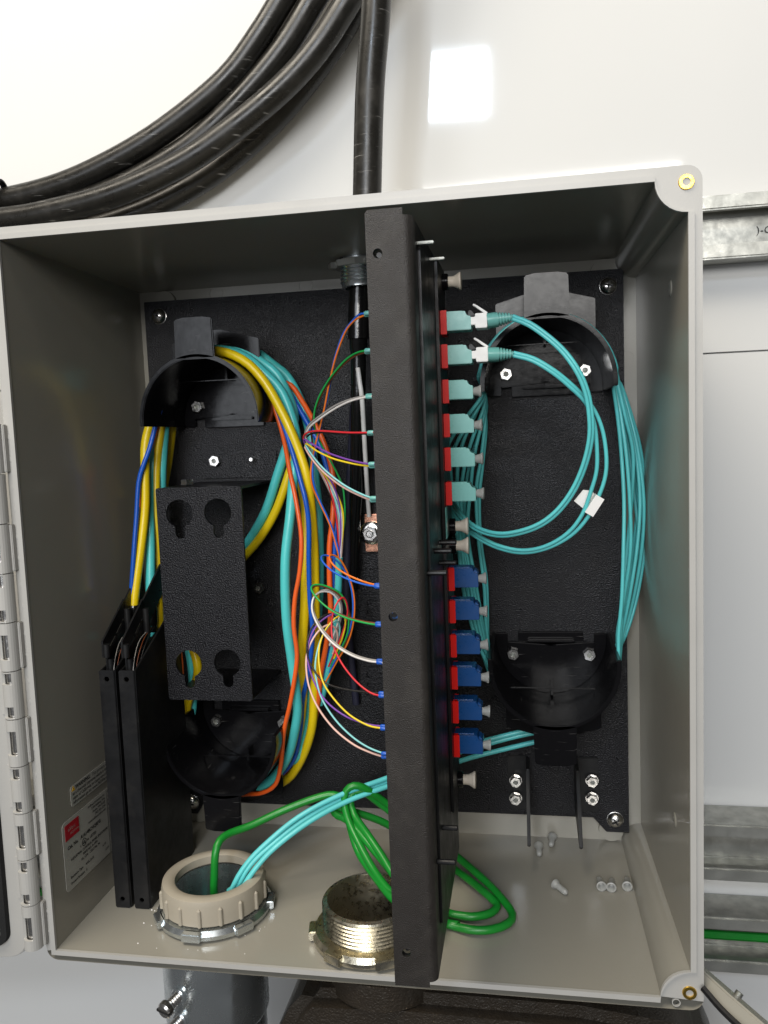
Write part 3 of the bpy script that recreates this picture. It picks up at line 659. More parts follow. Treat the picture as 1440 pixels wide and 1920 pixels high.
# white flag on the lower cord
fp = U(1109, 944, .0655); fx = (U(1122, 928, .0650)-U(1098, 965, .0655)).normalized(); fn = V((.82, 0, .57)); fn = (fn-fx*fn.dot(fx)).normalized()
fl = thing('label_flag', fp, 'blank white wrap-around label flag on the lower patch cord', 'label')
def FLG(u, v, d): return fp+fx*u+fn*v+fx.cross(fn)*d
MB().prism([(-.0058, -.0008), (.0058, -.0008), (.0058, .0042), (-.0058, .0042)], -.0032, -.0028, FLG).build('sleeve', 'white_label', fl)
MB().prism([(-.0052, -.0008), (.0050, -.0008), (.0062, -.0028), (.0040, -.0075), (-.0040, -.0085)], .0030, .0033, FLG).build('flag', 'white_label', fl)
MB().prism([(-.0058, -.001), (.0058, -.001), (.0058, -.0006), (-.0058, -.0006)], -.003, .003, FLG).build('fold', 'white_label', fl)
# ---- coil of aqua strands on the right-hand spools
lefts = [((905, 740), (842, 830), (836, 900), (858, 1010), (868, 1100), (890, 1190)), ((908, 742), (852, 840), (846, 905), (862, 1000), (875, 1100), (897, 1195)),
         ((909, 735), (868, 830), (857, 900), (864, 1000), (882, 1100), (903, 1195)), ((910, 750), (880, 840), (866, 910), (868, 1000), (886, 1095), (906, 1190)),
         ((910, 760), (890, 850), (882, 920), (877, 1000), (893, 1100), (908, 1190)), ((910, 780), (902, 860), (893, 920), (897, 1010), (908, 1100), (912, 1180)),
         ((911, 790), (905, 870), (899, 930), (901, 1010), (912, 1090), (914, 1170))]
rights = [(1150, 1158, 1165, 1170, 1169, 1166, 1160), (1153, 1164, 1174, 1181, 1182, 1170, 1158), (1158, 1172, 1187, 1184, 1176, 1168, 1163), (1160, 1176, 1192, 1200, 1194, 1180, 1166),
          (1162, 1181, 1197, 1207, 1203, 1188, 1170), (1163, 1184, 1202, 1209, 1208, 1194, 1173), (1157, 1168, 1180, 1191, 1199, 1190, 1171), (1161, 1174, 1184, 1195, 1187, 1176, 1164)]
lefts.append(((911, 775), (886, 850), (874, 915), (872, 1000), (889, 1100), (907, 1190)))
WHICH = ['innermost, straightest on its outer run', 'second in from the spool hub', 'crossing over two neighbours halfway down', 'in the middle of the outer run', 'widest but one', 'widest, bowing almost to the side wall', 'slanting from hub side to wall side', 'printed and slanting back towards the hub']
for i in range(8):
    yy = .100+.0055*i; rr = .0402+.0006*((i*3) % 5)
    pts = arc(TR, 1, rr, yy, yy, 170, 12, 8)
    pts += P3([(px, py, yy+.003*math.sin(i*2.1+k)) for k, (px, py) in enumerate(zip(rights[i], (720, 780, 850, 940, 1030, 1120, 1190)))])
    pts += arc(BR, -1, rr, yy, yy, 14, 168, 8)
    pts += P3([(px, py, yy) for px, py in reversed(lefts[i])])
    t = MB().tube(cr(pts+[pts[0]], .004), .0012, 8).build('aqua_strand', 'aqua', angle=60)
    tag(t, 'thin aqua coil strand, '+WHICH[i], 'fibre cable', 'aqua coil strands on the right spools')
    if i in (3, 4):
        for (px, py, s_) in (((886, 838, '06980 FEET'), (882, 915, '114 CIE'))[i-3],):
            a_ = U(px, py, yy-.0014)
            text(s_, .0021, 'ink_blue', t, a_+V((.0008, 0, -.010)), (.10, 0, 1), (-1, 0, .10), name='jacket_print')
# ================================================================== BARE FIBRES
FI = [
 ('blue', 0, [(689, 587, .052), (673, 590, .056), (658, 605, .061), (644, 625, .066), (633, 654, .07), (624, 687, .073), (615, 742, .076), (604, 787, .078), (594, 832, .080), (587, 870, .081), (588, 905, .082), (601, 941, .086), (621, 985, .09), (635, 1032, .094), (637, 1050, .096)]),
 ('orange', 0, [(689, 590, .054), (669, 598, .058), (652, 615, .063), (640, 640, .067), (628, 675, .07), (617, 720, .073), (609, 762, .076), (601, 797, .078), (590, 840, .08), (583, 880, .081), (585, 910, .082), (599, 942, .086), (619, 986, .09), (633, 1033, .094), (636, 1050, .096)]),
 ('green', 1, [(690, 657, .052), (670, 661, .057), (650, 673, .062), (632, 692, .066), (614, 716, .07), (597, 747, .075), (589, 777, .079), (592, 810, .083), (606, 840, .086), (624, 872, .089), (641, 908, .092), (646, 940, .093), (646, 978, .094), (640, 1016, .094), (635, 1050, .096)]),
 ('brown', 1, [(690, 660, .054), (670, 665, .059), (650, 678, .064), (632, 697, .068), (614, 721, .072), (598, 752, .077), (586, 785, .081), (584, 815, .085), (590, 850, .089), (604, 890, .092), (622, 935, .094), (632, 980, .095), (636, 1050, .096)]),
 ('white', 2, [(692, 744, .052), (660, 751, .058), (630, 765, .064), (600, 785, .07), (580, 802, .076), (574, 822, .08), (584, 848, .083), (604, 880, .086), (622, 912, .088), (636, 945, .09), (641, 985, .092), (638, 1050, .096)]),
 ('grey', 2, [(692, 742, .054), (660, 748, .060), (630, 760, .066), (600, 780, .072), (578, 799, .078), (572, 822, .082), (582, 852, .086), (600, 885, .089), (618, 920, .091), (632, 955, .093), (637, 1000, .094), (637, 1050, .096)]),
 ('red', 3, [(695, 811, .052), (650, 811, .060), (600, 808, .068), (577, 811, .074), (569, 822, .079), (579, 845, .083), (600, 876, .087), (618, 915, .09), (628, 955, .092), (634, 1000, .094), (636, 1050, .096)]),
 ('black', 3, [(695, 813, .054), (650, 813, .062), (602, 811, .07), (580, 815, .077), (573, 828, .082), (584, 855, .087), (606, 895, .09), (624, 940, .092), (632, 985, .094), (635, 1050, .096)]),
 ('violet', 4, [(697, 870, .052), (665, 865, .057), (620, 851, .064), (588, 834, .070), (570, 824, .075), (577, 842, .079), (600, 872, .082), (624, 908, .086), (637, 950, .09), (639, 995, .092), (636, 1050, .096)]),
 ('yellow', 4, [(698, 874, .054), (665, 870, .058), (625, 860, .064), (595, 846, .070), (574, 832, .076), (577, 848, .080), (602, 882, .084), (626, 915, .088), (642, 955, .091), (643, 995, .093), (637, 1050, .096)]),
 ('aqua', 5, [(700, 934, .052), (670, 923, .056), (640, 906, .060), (610, 882, .064), (590, 860, .068), (576, 840, .073), (574, 836, .078), (588, 856, .084), (612, 895, .088), (630, 940, .091), (640, 990, .093), (638, 1050, .096)]),
 ('rose', 5, [(700, 938, .054), (670, 927, .058), (640, 911, .062), (610, 888, .066), (590, 867, .070), (577, 848, .075), (572, 838, .08), (584, 858, .085), (610, 900, .089), (632, 945, .092), (643, 985, .094), (639, 1050, .096)]),
 ('blue', 6, [(708, 1100, .052), (680, 1095, .057), (650, 1085, .062), (625, 1072, .067), (608, 1057, .072), (602, 1046, .076), (609, 1041, .08), (626, 1047, .084), (645, 1068, .088), (658, 1100, .09), (662, 1140, .091), (656, 1180, .092), (640, 1215, .095), (618, 1260, .1)]),
 ('orange', 6, [(708, 1097, .054), (680, 1090, .059), (650, 1077, .064), (630, 1064, .069), (619, 1051, .073), (618, 1043, .077), (626, 1041, .081), (640, 1052, .085), (655, 1082, .089), (664, 1120, .091), (663, 1165, .092), (652, 1205, .094), (632, 1240, .098), (610, 1280, .102)]),
 ('green', 7, [(710, 1172, .052), (680, 1167, .056), (645, 1157, .062), (615, 1140, .067), (594, 1121, .072), (584, 1106, .076), (586, 1098, .079), (600, 1096, .082), (622, 1103, .085), (641, 1116, .088), (652, 1145, .09), (653, 1180, .091), (642, 1212, .094), (620, 1250, .1)]),
 ('brown', 7, [(710, 1169, .054), (680, 1165, .058), (646, 1155, .064), (617, 1141, .069), (597, 1124, .074), (586, 1110, .078), (587, 1101, .081), (600, 1098, .084), (624, 1107, .087), (645, 1126, .09), (657, 1160, .092), (650, 1200, .094), (628, 1245, .099)]),
 ('white', 8, [(712, 1242, .052), (690, 1239, .055), (660, 1229, .06), (630, 1211, .065), (606, 1187, .069), (591, 1162, .073), (585, 1141, .077), (588, 1121, .081), (600, 1110, .085), (618, 1110, .088), (632, 1122, .09), (638, 1142, .092), (633, 1170, .094), (618, 1210, .098)]),
 ('grey', 8, [(712, 1239, .054), (690, 1236, .057), (660, 1226, .062), (631, 1208, .067), (608, 1184, .071), (593, 1160, .075), (587, 1141, .079), (590, 1122, .083), (602, 1108, .087), (619, 1107, .09), (634, 1119, .092), (641, 1142, .093), (636, 1172, .095), (622, 1212, .099)]),
 ('red', 9, [(716, 1305, .052), (695, 1299, .055), (670, 1280, .059), (645, 1250, .063), (628, 1218, .067), (622, 1188, .071), (623, 1158, .075), (629, 1136, .079), (640, 1121, .083), (648, 1125, .086), (652, 1147, .089), (646, 1175, .091), (634, 1208, .095), (616, 1250, .1)]),
 ('black', 9, [(716, 1300, .054), (680, 1297, .058), (640, 1291, .063), (610, 1280, .068), (590, 1259, .072), (578, 1234, .076), (576, 1208, .08), (584, 1178, .085), (602, 1158, .09), (620, 1151, .094), (632, 1160, .098)]),
 ('yellow', 10, [(719, 1366, .052), (690, 1360, .055), (655, 1340, .059), (625, 1309, .063), (605, 1277, .067), (598, 1240, .071), (600, 1208, .075), (611, 1180, .079), (629, 1159, .083), (643, 1154, .087), (648, 1166, .09), (642, 1196, .093), (626, 1235, .098)]),
 ('violet', 10, [(719, 1362, .054), (690, 1358, .057), (652, 1345, .061), (620, 1323, .065), (600, 1299, .069), (585, 1268, .073), (577, 1236, .077), (579, 1205, .081), (591, 1177, .085), (609, 1159, .089), (627, 1151, .092), (640, 1155, .095)]),
 ('aqua', 11, [(721, 1413, .052), (690, 1401, .055), (660, 1381, .059), (630, 1351, .063), (606, 1315, .067), (595, 1283, .071), (591, 1250, .075), (596, 1217, .079), (606, 1190, .083), (622, 1168, .088), (634, 1166, .092), (637, 1185, .095), (626, 1225, .099)]),
 ('rose', 11, [(721, 1419, .054), (690, 1409, .057), (660, 1394, .061), (625, 1365, .065), (596, 1326, .069), (579, 1285, .073), (574, 1242, .077), (580, 1212, .081), (596, 1185, .085), (614, 1172, .089), (628, 1177, .092), (633, 1196, .095), (624, 1226, .099)])]
CN = dict(rose='pale pink', aqua='pale aqua')
for c_, k, l in FI:
    up = k < 6
    lab = 'thin bare %s fibre looping to the %s rear port behind the %s adapters' % (CN.get(c_, c_), ORD[k % 6], 'turquoise' if up else 'dark blue')
    pts = P3(l)
    zz = pts[0].z
    start = V((.0225, AY+(.002 if l[0][2] > .053 else -.002), pts[0].z+.0002)); pts = [start]+pts
    rr = .00060 if c_ not in ('white', 'grey', 'rose') else .00066
    t = MB().tube(cr(pts, .0022), rr, 7).build('bare_fibre', 'f_'+c_, angle=70)
    tag(t, lab, 'fibre', 'bare coloured fibres behind the adapters')
    MB().lathe([(.0011, 0), (.0013, .001), (.0013, .0035), (.0008, .0042)], pts[1]+V((.0022, 0, 0)), (-1, 0, 0), 12).build('boot', 'aquabody' if up else 'blue', t)
# ================================================================== CENTRE RAIL, GROUND LUG, INCOMING BLACK CABLE
rl = thing('keyhole_rail', U(690, 1150, .142), 'black rail with raised keyhole pads behind the bulkhead panel', 'rail')
xa = U(676, 1100, .143).x
MB().box((xa-.002, .1425, -.115), (xa+.03, .1448, .115)).build('rail', 'crinkle', rl, bevel=.0003)
for (ya, yb, dep) in ((1115, 1162, .1405), (1250, 1298, .1405), (935, 962, .1385), (965, 1036, .139), (1038, 1066, .1405)):
    A, B_ = U(673 if ya < 1000 else 681, ya, dep), U(720, yb, dep)
    hl = []
    if ya > 1100:
        cx_, cz_ = U(693, (ya+yb)/2, dep).x, (A.z+B_.z)/2
        hl = [circle(cx_, cz_+.0036, .0022, 12), circle(cx_, cz_-.0036, .0022, 12)]
    MB().prism([(A.x, B_.z), (A.x+.02, B_.z), (A.x+.02, A.z), (A.x, A.z)], dep, .1426, XZ, holes=hl).build('pad', 'crinkle', rl, bevel=.0003)
lg = thing('ground_lug', U(690, 1030, .135), 'bright copper ground lug with serrated flange nut', 'ground lug')
A, B_ = U(683, 964, .134), U(722, 1034, .134)
MB().box((A.x, .134, B_.z), (A.x+.016, .1388, A.z)).build('lug_block', 'copper', lg, bevel=.0005)
c_ = U(697, 999, .134)
MB().lathe([(.0080, 0), (.0080, .0010), (.0070, .0018), (.0056, .0024)], c_, (0, -1, 0), 32).build('flange', 'steel', lg)
MB().ring([(.0027, 0), (.0052, 0), (.0052, .0045), (.0047, .0052), (.0027, .0052)], c_+V((0, -.002, 0)), (0, -1, 0), 6).build('nut', 'steel', lg, angle=20)
MB().lathe([(.0026, 0), (.0026, .0075), (.002, .0082)], c_, (0, -1, 0), 16).build('stud', 'steel', lg)
cable('ground_wire', 'short white ground wire running down to the copper lug', 'wire', P3([(671, 690, .098), (675, 720, .097), (679, 750, .098), (683, 820, .105), (687, 890, .116), (690, 940, .128), (692, 968, .132)]), .0015, 'white')
bc = thing('incoming_cable', GL, 'thick black cable entering through the top gland and tapering down inside', 'cable')
pts = P3([(706, -60, .104), (706, 0, .104), (693, 180, .104), (679, 370, .104)])
up_pts = [V((.045, .12, .95)), V((.036, .112, .70)), V((.024, .106, .45))]+pts[1:3]+[V((.0045, .1045, .215)), GL+V((.0005, 0, 0)), GL+V((-.0005, 0, -.012))]
MB().tube(cr(up_pts, .006), .0089, 18).build('jacket', 'rubber', bc, angle=60)
MB().tube(cr([GL+V((-.0003, 0, -.010)), U(673, 560, .106), U(672, 600, .106), U(672, 636, .106)], .004), .0066, 18).build('heat_shrink', 'shrink', bc, angle=60)
tp = cr([U(672, 632, .106), U(672, 650, .107), U(672, 720, .108), U(671, 780, .110), U(668, 900, .118), U(664, 1000, .128), U(662, 1100, .134)], .004)
MB().tube(tp, [.0058 if i < 3 else .0050 - .0012*i/len(tp) for i in range(len(tp))], 14).build('taped_core', 'shrink', bc, angle=60)
cable('braided_sleeve', 'dark red and blue braided sleeve hanging beside the taped cable core', 'sleeve', P3([(664, 760, .112), (660, 830, .116), (656, 900, .12), (652, 1000, .126), (650, 1100, .13), (655, 1200, .136), (668, 1320, .14)]), .0026, 'braid')
# gland in the ceiling
gd = thing('ceiling_gland', GL+V((0, 0, -.02)), 'zinc threaded gland and locknut round the black cable in the box ceiling', 'gland')
pf = [(.0128, .016)]
for k in range(5): pf += [(.0128, -.0045-.0022*k), (.0120, -.0056-.0022*k)]
pf += [(.0118, -.0165), (.0100, -.0168), (.0100, .016)]
MB().ring(pf, GL, (0, 0, 1), 32).build('threaded_barrel', 'zincblue', gd)
MB().ring([(.0127, -.0045), (.0165, -.0045), (.0172, -.002), (.0172, -.0008), (.0127, -.0008)], GL, (0, 0, 1), 8).build('locknut', 'zinc', gd, angle=20)
for k in range(4):
    a = k*math.pi/2+.5; q = GL+V((math.cos(a)*.0178, math.sin(a)*.0178, -.0038))
    mt = Matrix.Translation(q) @ Matrix.Rotation(a, 4, 'Z'); MB().box((-.002, -.003, -.0018), (.002, .003, .0018), mt).build('locknut_lug', 'zinc', gd, bevel=.0004)
# ================================================================== FLOOR FITTINGS
def locknut(c, r, R, parent, z, m, h=.0042, lugs=7, ph=.2):
    MB().ring([(r, 0), (R, 0), (R*1.01, h*.5), (R*.95, h), (r, h)], c+V((0, 0, z)), (0, 0, 1), 48).build('locknut', m, parent, angle=30)
    for k in range(lugs):
        a = ph+2*math.pi*k/lugs
        mt = Matrix.Translation(c+V((math.cos(a)*R*.985, math.sin(a)*R*.985, z+h*.55))) @ Matrix.Rotation(a, 4, 'Z')
        MB().box((-.0026, -.0058, -h*.55), (.0026, .0058, h*.45), mt).build('locknut_lug', m, parent, bevel=.0006)
ft = thing('conduit_bushing', BUSH, 'tan ribbed plastic bushing on a zinc locknut, cables dropping into it', 'bushing')
c = BUSH+V((0, 0, .0006))
locknut(c, .0262, .0345, ft, 0, 'zincblue', h=.005)
pf = [(.0298, .0055), (.0312, .0065), (.0314, .018), (.0306, .0212), (.0285, .0222), (.0245, .0222), (.0232, .0212), (.0232, .0165), (.0262, .0155), (.0262, .0055)]
MB().ring(pf, c, (0, 0, 1), 64).build('bushing', 'bush', ft, angle=50)
for k in range(16):
    a = 2*math.pi*k/16+.1
    MB().tube([c+V((math.cos(a)*.0314, math.sin(a)*.0314, z)) for z in (.006, .0068, .0165, .0176)], [.0004, .0013, .0013, .0004], 8).build('rib', 'bush', ft)
MB().ring([(.0252, .0150), (.0238, .0150), (.0236, -.07), (.0252, -.07)], c, (0, 0, 1), 48).build('conduit_throat', 'zincblue', ft)
nt_ = thing('threaded_nipple', NIP, 'open zinc threaded nipple and locknut in the box floor, partly behind the panel', 'nipple')
c = NIP+V((0, 0, .0006))
locknut(c, .0262, .0335, nt_, 0, 'nipple', h=.0055, ph=.65)
pf = [(.0262, -.03)]
for k in range(7): pf += [(.0262, .0060+.0022*k), (.0275, .0071+.0022*k)]
pf += [(.0268, .0212), (.0245, .0218), (.0242, .0205), (.0242, -.03)]
MB().ring(pf, c, (0, 0, 1), 64).build('threads', 'nipple', nt_, angle=25)
MB().lathe([(.0250, 0), (.0250, .002)], c+V((0, 0, -.029)), (0, 0, 1), 40).build('plug', 'web', nt_)
# below the box: set-screw coupling and cast fitting
cp = thing('conduit_coupling', V((-.1025, .0475, -.36)), 'shiny zinc set-screw conduit coupling under the box', 'coupling')
cc = V((-.1025, .055, 0)); cr_ = .0305
cc = V((-.0985, .0475, 0)); 
MB().ring([(.0305, -.2075), (.0318, -.2095), (.0318, -.262), (.0305, -.2645), (.0298, -.2645), (.0298, -.36), (.026, -.36), (.026, -.2075)], cc, (0, 0, 1), 64).build('body', 'zincblue', cp, angle=30)
for zc in (U(330, 1860, .02).z, U(340, 1905, .02).z):
    d = V((-.34, -.93, -.12)).normalized(); p = cc+V((d.x*.0305, d.y*.0305, zc))
    o = MB().lathe([(.0052, -.001), (.0052, .0025), (.0044, .0032), (.0044, .0032)], p, d, 18).build('screw_boss', 'zincblue', cp)
    pf = []
    for k in range(5): pf += [(.0034, .003+.0016*k), (.0029, .0038+.0016*k)]
    pf += [(.0046, .0106), (.0049, .0112), (.0048, .0140), (.0038, .0150)]
    s_ = MB().lathe(pf, p, d, 18).build('set_screw', 'steel', cp, angle=25)
    sdv = d.cross(V((0, 0, 1))).normalized(); q = p+d*.0148
    vz = sdv.cross(d); mt = Matrix((sdv.to_4d()*1, d.to_4d(), vz.to_4d(), (0, 0, 0, 1))).transposed()
    mt = Matrix.Translation(q) @ Matrix((sdv, d, vz)).transposed().to_4x4()
    MB().box((-.0048, -.0012, -.0007), (.0048, .0005, .0007), mt).build('slot', 'ink', s_)
cf = thing('cast_fitting', V((.06, .05, -.40)), 'big brown-black cast iron conduit fitting under the box', 'pipe fitting')
MB().ring([(.030, -.2068), (.0335, -.2080), (.0335, -.222), (.030, -.222)], V((NIP.x+.008, NIP.y, 0)), (0, 0, 1), 48).build('hub', 'cast', cf)
sec = [(-.055, -.262), (-.040, -.232), (-.028, -.2185), (.030, -.2160), (.12, -.2165), (.168, -.222), (.185, -.232), (.20, -.27), (.20, -.40), (-.055, -.40)]
MB().prism(sec, .004, .088, XZ).build('body', 'cast', cf, bevel=.007, angle=50)
# ================================================================== GREEN CABLES AND AQUA TRUNK
cable('green_cable', 'single green cable rising from the bushing to the green coil', 'cable',
      [BUSH+V((.001, 0, -.06))]+P3([(402, 1690, .046), (402, 1640, .046), (404, 1600, .047), (412, 1576, .052), (432, 1562, .060), (470, 1548, .068), (530, 1520, .078), (590, 1497, .084), (625, 1490, .086), (645, 1502, .085), (656, 1548, .078), (673, 1599, .067), (708, 1650, .047), (740, 1688, .031), (785, 1716, .022)])+[UZ(833, 1730, -.1945), UZ(860, 1735, -.195)], .0024, 'green', 'green cables on the box floor')
T1 = P3([(645, 1500, .083), (650, 1482, .084), (663, 1473, .085), (680, 1476, .087), (700, 1488, .090), (727, 1508, .095), (790, 1555, .100), (853, 1603, .098)])+[UZ(908, 1650, -.1885), UZ(943, 1687, -.192), UZ(961, 1714, -.1945), UZ(952, 1732, -.1950), UZ(921, 1743, -.1950), UZ(881, 1743, -.1950), UZ(833, 1731, -.1950)]+P3([(785, 1713, .025), (735, 1676, .036), (700, 1630, .052), (670, 1575, .067), (652, 1535, .076), (645, 1503, .0815)])
cable('green_cable', 'green coil loop reaching furthest out on the box floor', 'cable', T1, .0024, 'green', 'green cables on the box floor')
T2 = P3([(760, 1668, .045), (729, 1628, .054), (692, 1583, .065), (655, 1540, .078), (634, 1530, .082), (625, 1520, .085), (634, 1516, .087), (666, 1523, .09), (725, 1545, .096), (790, 1590, .102), (850, 1628, .098)])+[UZ(899, 1665, -.1905), UZ(925, 1688, -.193), UZ(932, 1700, -.1945), UZ(920, 1712, -.1950), UZ(895, 1718, -.1950), UZ(872, 1718, -.1950), UZ(835, 1711, -.1945)]+P3([(790, 1693, .032), (745, 1650, .044), (715, 1603, .057), (690, 1566, .067), (664, 1528, .08), (657, 1500, .085), (664, 1485, .088), (684, 1486, .09), (710, 1505, .094), (750, 1535, .098)])
cable('green_cable', 'inner green coil loop nested inside the wider one on the floor', 'cable', T2, .0024, 'green', 'green cables on the box floor')
AT = [[(428, 1690, .045), (436, 1665, .045), (455, 1630, .048), (490, 1590, .055), (560, 1532, .068), (640, 1490, .082), (725, 1459, .096), (790, 1432, .108), (860, 1403, .118), (955, 1377, .124), (1010, 1365, .126)],
      [(437, 1690, .047), (450, 1655, .047), (470, 1622, .05), (505, 1588, .057), (570, 1537, .07), (645, 1496, .084), (725, 1467, .098), (790, 1438, .11), (860, 1411, .12), (955, 1384, .126), (1010, 1372, .128)],
      [(446, 1690, .043), (458, 1660, .043), (478, 1630, .046), (515, 1590, .053), (580, 1541, .066), (650, 1503, .08), (725, 1475, .094), (790, 1452, .106), (860, 1428, .116), (900, 1416, .121), (978, 1397, .127), (1030, 1385, .129)]]
for i, l in enumerate(AT):
    t = cable('aqua_cable', 'aqua trunk cord, %s of the three rising from the tan bushing' % ('uppermost', 'middle', 'lowest')[i], 'fibre cable', [BUSH+V((.010+.003*i, 0, -.055))]+P3(l), .00165, 'aqua', 'aqua trunk cords from the bushing')
    if i == 0:
        for (px, py), s_ in (((655, 1484), 'OFNR 50/125'), ((590, 1516), '06975 FEET'), ((520, 1566), 'ETL C')):
            a_ = U(px, py, .068+(px-560)*.00017-.002); b_ = U(px+40, py-20 if px > 600 else py-27, .068+(px-520)*.00017-.002); b_ = V((b_.x, a_.y, b_.z))
            xd = (b_-a_).normalized(); text(s_, .0021, 'ink_blue', t, a_-xd*.012+V((0, 0, -.0012)), xd, V((-xd.z, 0, xd.x)), name='jacket_print')
# ================================================================== LOOSE DUST CAPS ON THE FLOOR
CAPS = [((1010, 1582), (1012, 1612), 'beside the foot of a bracket fin'), ((1036, 1566), (1030, 1598), 'lying furthest back towards the rear wall'), ((1040, 1650), (1060, 1664), 'lying alone on its side in mid floor'),
        ((1128, 1656), (1120, 1628), 'left of a touching pair'), ((1146, 1658), (1148, 1632), 'right of a touching pair'), ((1176, 1656), (1175, 1635), 'by the sloped corner column')]
for pa, pb, wh in CAPS:
    A, B_ = UZ(*pa, -.1925), UZ(*pb, -.1925); d = (B_-A).normalized(); A.z = B_.z = -.1938+0
    d = V((d.x, d.y, 0)).normalized(); A.z = -.1935; fz = -.2+A.y*TF/D; A.z = fz+.0032
    o = MB().lathe([(.0008, .005), (.0015, .0042), (.0019, .0004), (.0024, 0), (.0031, .0002), (.0031, .0010), (.0021, .0026), (.0019, .0030), (.0019, .0085), (.0016, .0105), (.0008, .0112)], A, d-V((0, 0, .08)), 18).build('loose_dust_cap', 'cap', angle=50)
    tag(o, 'loose frosted dust cap on the floor, '+wh, 'dust cap', 'loose dust caps on the box floor')
# ================================================================== BLACK CABLES ON THE WALL
KC = [([(640, -200), (588, -100), (529, 0), (483, 74), (425, 150), (327, 232), (232, 293), (119, 346), (0, 377), (-150, 400)], .176, 'outermost of the coil, uppermost against the white wall'),
      ([(690, -200), (645, -100), (588, 0), (533, 90), (464, 174), (390, 248), (317, 301), (211, 357), (105, 388), (0, 404), (-150, 425)], .180, 'second in the coil, mostly hidden behind its neighbour'),
      ([(770, -200), (715, -100), (654, 0), (596, 90), (528, 166), (433, 245), (338, 309), (211, 366), (79, 401), (0, 413), (-150, 430)], .160, 'frontmost of the coil, scuffed with pale scrapes'),
      ([(745, -200), (700, -70), (652, 40), (602, 116), (533, 203), (454, 280), (364, 347), (253, 401), (120, 440), (0, 465), (-150, 490)], .186, 'innermost of the coil, tucked behind against the box')]
for l, yy, wh in KC:
    cable('black_cable', 'thick black cable bending over the wall, '+wh, 'cable', [U(l[0][0]+170-k*35, l[0][1]-420+k*105, yy) for k in range(0, 3)]+[U(px, py, yy) for px, py in l]+[U(l[-1][0]-180*k, l[-1][1]+12*k-14*k*k, yy) for k in (1, 2, 3)], .0089, 'rubber', 'thick black cables coiled on the wall', n=20, step=.008)
st = thing('cable_strap', U(0, 385, .17), 'narrow black strap tying the bend of black cables', 'strap')
c_ = U(-4, 392, .170)
o = [(math.cos(a)*.0135, math.sin(a)*.0215) for a in [2*math.pi*k/28 for k in range(28)]]
o2 = [(math.cos(a)*.0125, math.sin(a)*.0205) for a in [2*math.pi*k/28 for k in range(28)]]
MB().prism(o, -.0025, .0025, lambda u, v, d: c_+V((d+v*.12, u, v)), holes=[o2]).build('band', 'satin', st)
# ================================================================== PRINTED LABELS ON THE LEFT INNER WALL
LXF = lambda y: -HX+y*TF/D+.0004
def lab(y0, y1, z0, z1, name, label, rr=.003):
    t = thing(name, V((LXF((y0+y1)/2), (y0+y1)/2, z0)), label, 'label')
    MB().prism(roundrect(y0, z0, y1, z1, rr, 4), 0, .0002, lambda u, v, d: V((LXF(u)+d, u, v))).build('film', 'paper', t)
    return t
xd, yd = (TF/D, 1, 0), (0, 0, 1)
def tx(t, s_, y, z, size, m='ink', bold=0, sx=.95, align='LEFT'): return text(s_, size, m, t, V((LXF(y)+.0003, y, z)), xd, yd, lift=.0001, bold=bold, sx=sx, align=align)
t = lab(.024, .100, -.1262, -.1135, 'warning_label', 'narrow silver warning sticker with yellow triangle on the side wall', .0022)
tx(t, 'WARNING:', .0292, -.1166, .0034, bold=.00008); tx(t, 'This product can expose you to', .0475, -.1166, .0030)
for i, s_ in enumerate(('as a chemical (styrene) which is known to the', 'state of California to cause cancer. For more', 'information go to: www.P65Warnings.ca.gov')): tx(t, s_, .0258, -.1194-.0028*i, .0029, bold=.00003)
MB().prism([(.0253, -.1168), (.0287, -.1168), (.0270, -.1138)], 0, .0001, lambda u, v, d: V((LXF(u)+.0003+d, u, v))).build('warning_triangle', 'ink_yellow', t)
tx(t, '!', .0267, -.1166, .0024, bold=.00005)
t = lab(.0130, .0860, -.1740, -.1315, 'product_label', 'large silver product sticker with red logo block on the side wall', .003)
MB().prism([(.0155, -.1433), (.0300, -.1433), (.0300, -.1338), (.0155, -.1338)], 0, .0001, lambda u, v, d: V((LXF(u)+.0003+d, u, v))).build('logo_block', 'ink_red', t)
tx(t, 'nVent', .0185, -.1385, .0034, 'paper'); tx(t, 'HOFFMAN', .0205, -.1412, .0022, 'paper')
for i, s_ in enumerate(('Hoffman Enclosures Inc.', '2100 Hoffman Way', 'Anoka, MN 55303', '(763) 421-2240', 'www.hoffmanonline.com')): tx(t, s_, .0600, -.1345-.0024*i, .0021, align='RIGHT', bold=.00003)
tx(t, 'Cat. No.   A16148CHQRFG', .0168, -.1492, .0031, bold=.00009, sx=1.02)
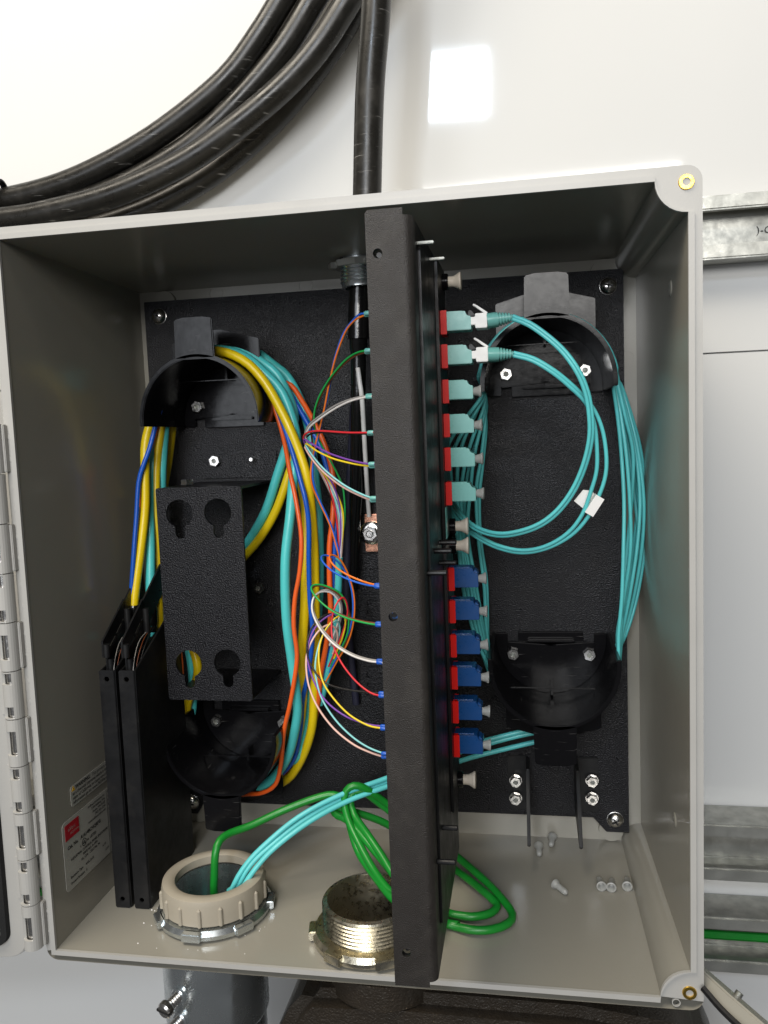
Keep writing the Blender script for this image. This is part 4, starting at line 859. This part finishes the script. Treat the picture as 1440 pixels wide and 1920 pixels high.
MB().ring([(.0020, 0), (.0024, 0), (.0024, .0001), (.0020, .0001)], V((LXF(.034)+.0003, .034, -.1525)), (1, 0, 0), 28).build('round_mark', 'ink', t)
tx(t, 'UL', .0326, -.1535, .0026, bold=.00008); tx(t, 'c', .0296, -.1540, .0024, bold=.00005); tx(t, 'us  LISTED', .0372, -.1535, .0024, bold=.00006)
for i, s_ in enumerate(('INDUSTRIAL CONTROL PANEL ENCLOSURE', 'ISSUE NO. A-1954', 'UL, CSA - C22.2 No. 94')): tx(t, s_, .0400, -.1572-.0026*i, .0022, align='CENTER', bold=.00005)
tx(t, 'Enclosure Type     4,4X,12,13', .0178, -.1675, .0022, bold=.00005); tx(t, 'Product Revision   E', .0178, -.1712, .0022, bold=.00005)
tx(t, '16/05', .0530, -.1660, .0022); tx(t, '12/04', .0560, -.1700, .0022)
MB().prism([(.0620, -.1737), (.0622, -.1737), (.0622, -.1318), (.0620, -.1318)], 0, .0001, lambda u, v, d: V((LXF(u)+.0003+d, u, v))).build('ruled_line', 'ink', t)
MB().ring([(.0022, 0), (.0030, 0), (.0030, .0001), (.0022, .0001)], V((LXF(.068)+.0003, .068, -.160)), (1, 0, 0), 28).build('round_mark', 'ink', t)
for i in range(5): tx(t, 'NEMA / EEMAC', .0630, -.1345-.0028*i, .0021)
# ================================================================== CRUMBS LEFT FROM DRILLING
b = MB()
for k in range(26):
    a = random.uniform(math.pi*.9, math.pi*1.9); rr = .036+abs(random.gauss(0, .006)); c0 = BUSH if k < 20 else V((-.13, .02, 0))
    x, y = c0.x+math.cos(a)*rr, c0.y+math.sin(a)*rr
    if x > .03 or x < -.165 or y < .004: continue
    z = -.2+y*TF/D; q = random.uniform(.00015, .0006)
    b.lathe([(q, -.0001), (q*.8, q*.6), (q*.2, q)], (x, y, z), (random.uniform(-.3, .3), random.uniform(-.3, .3), 1), 5)
o = b.build('plaster_crumbs', 'white_label'); o['kind'] = 'stuff'; o['label'] = 'white drilling crumbs scattered round the bushing'; o['category'] = 'crumbs'
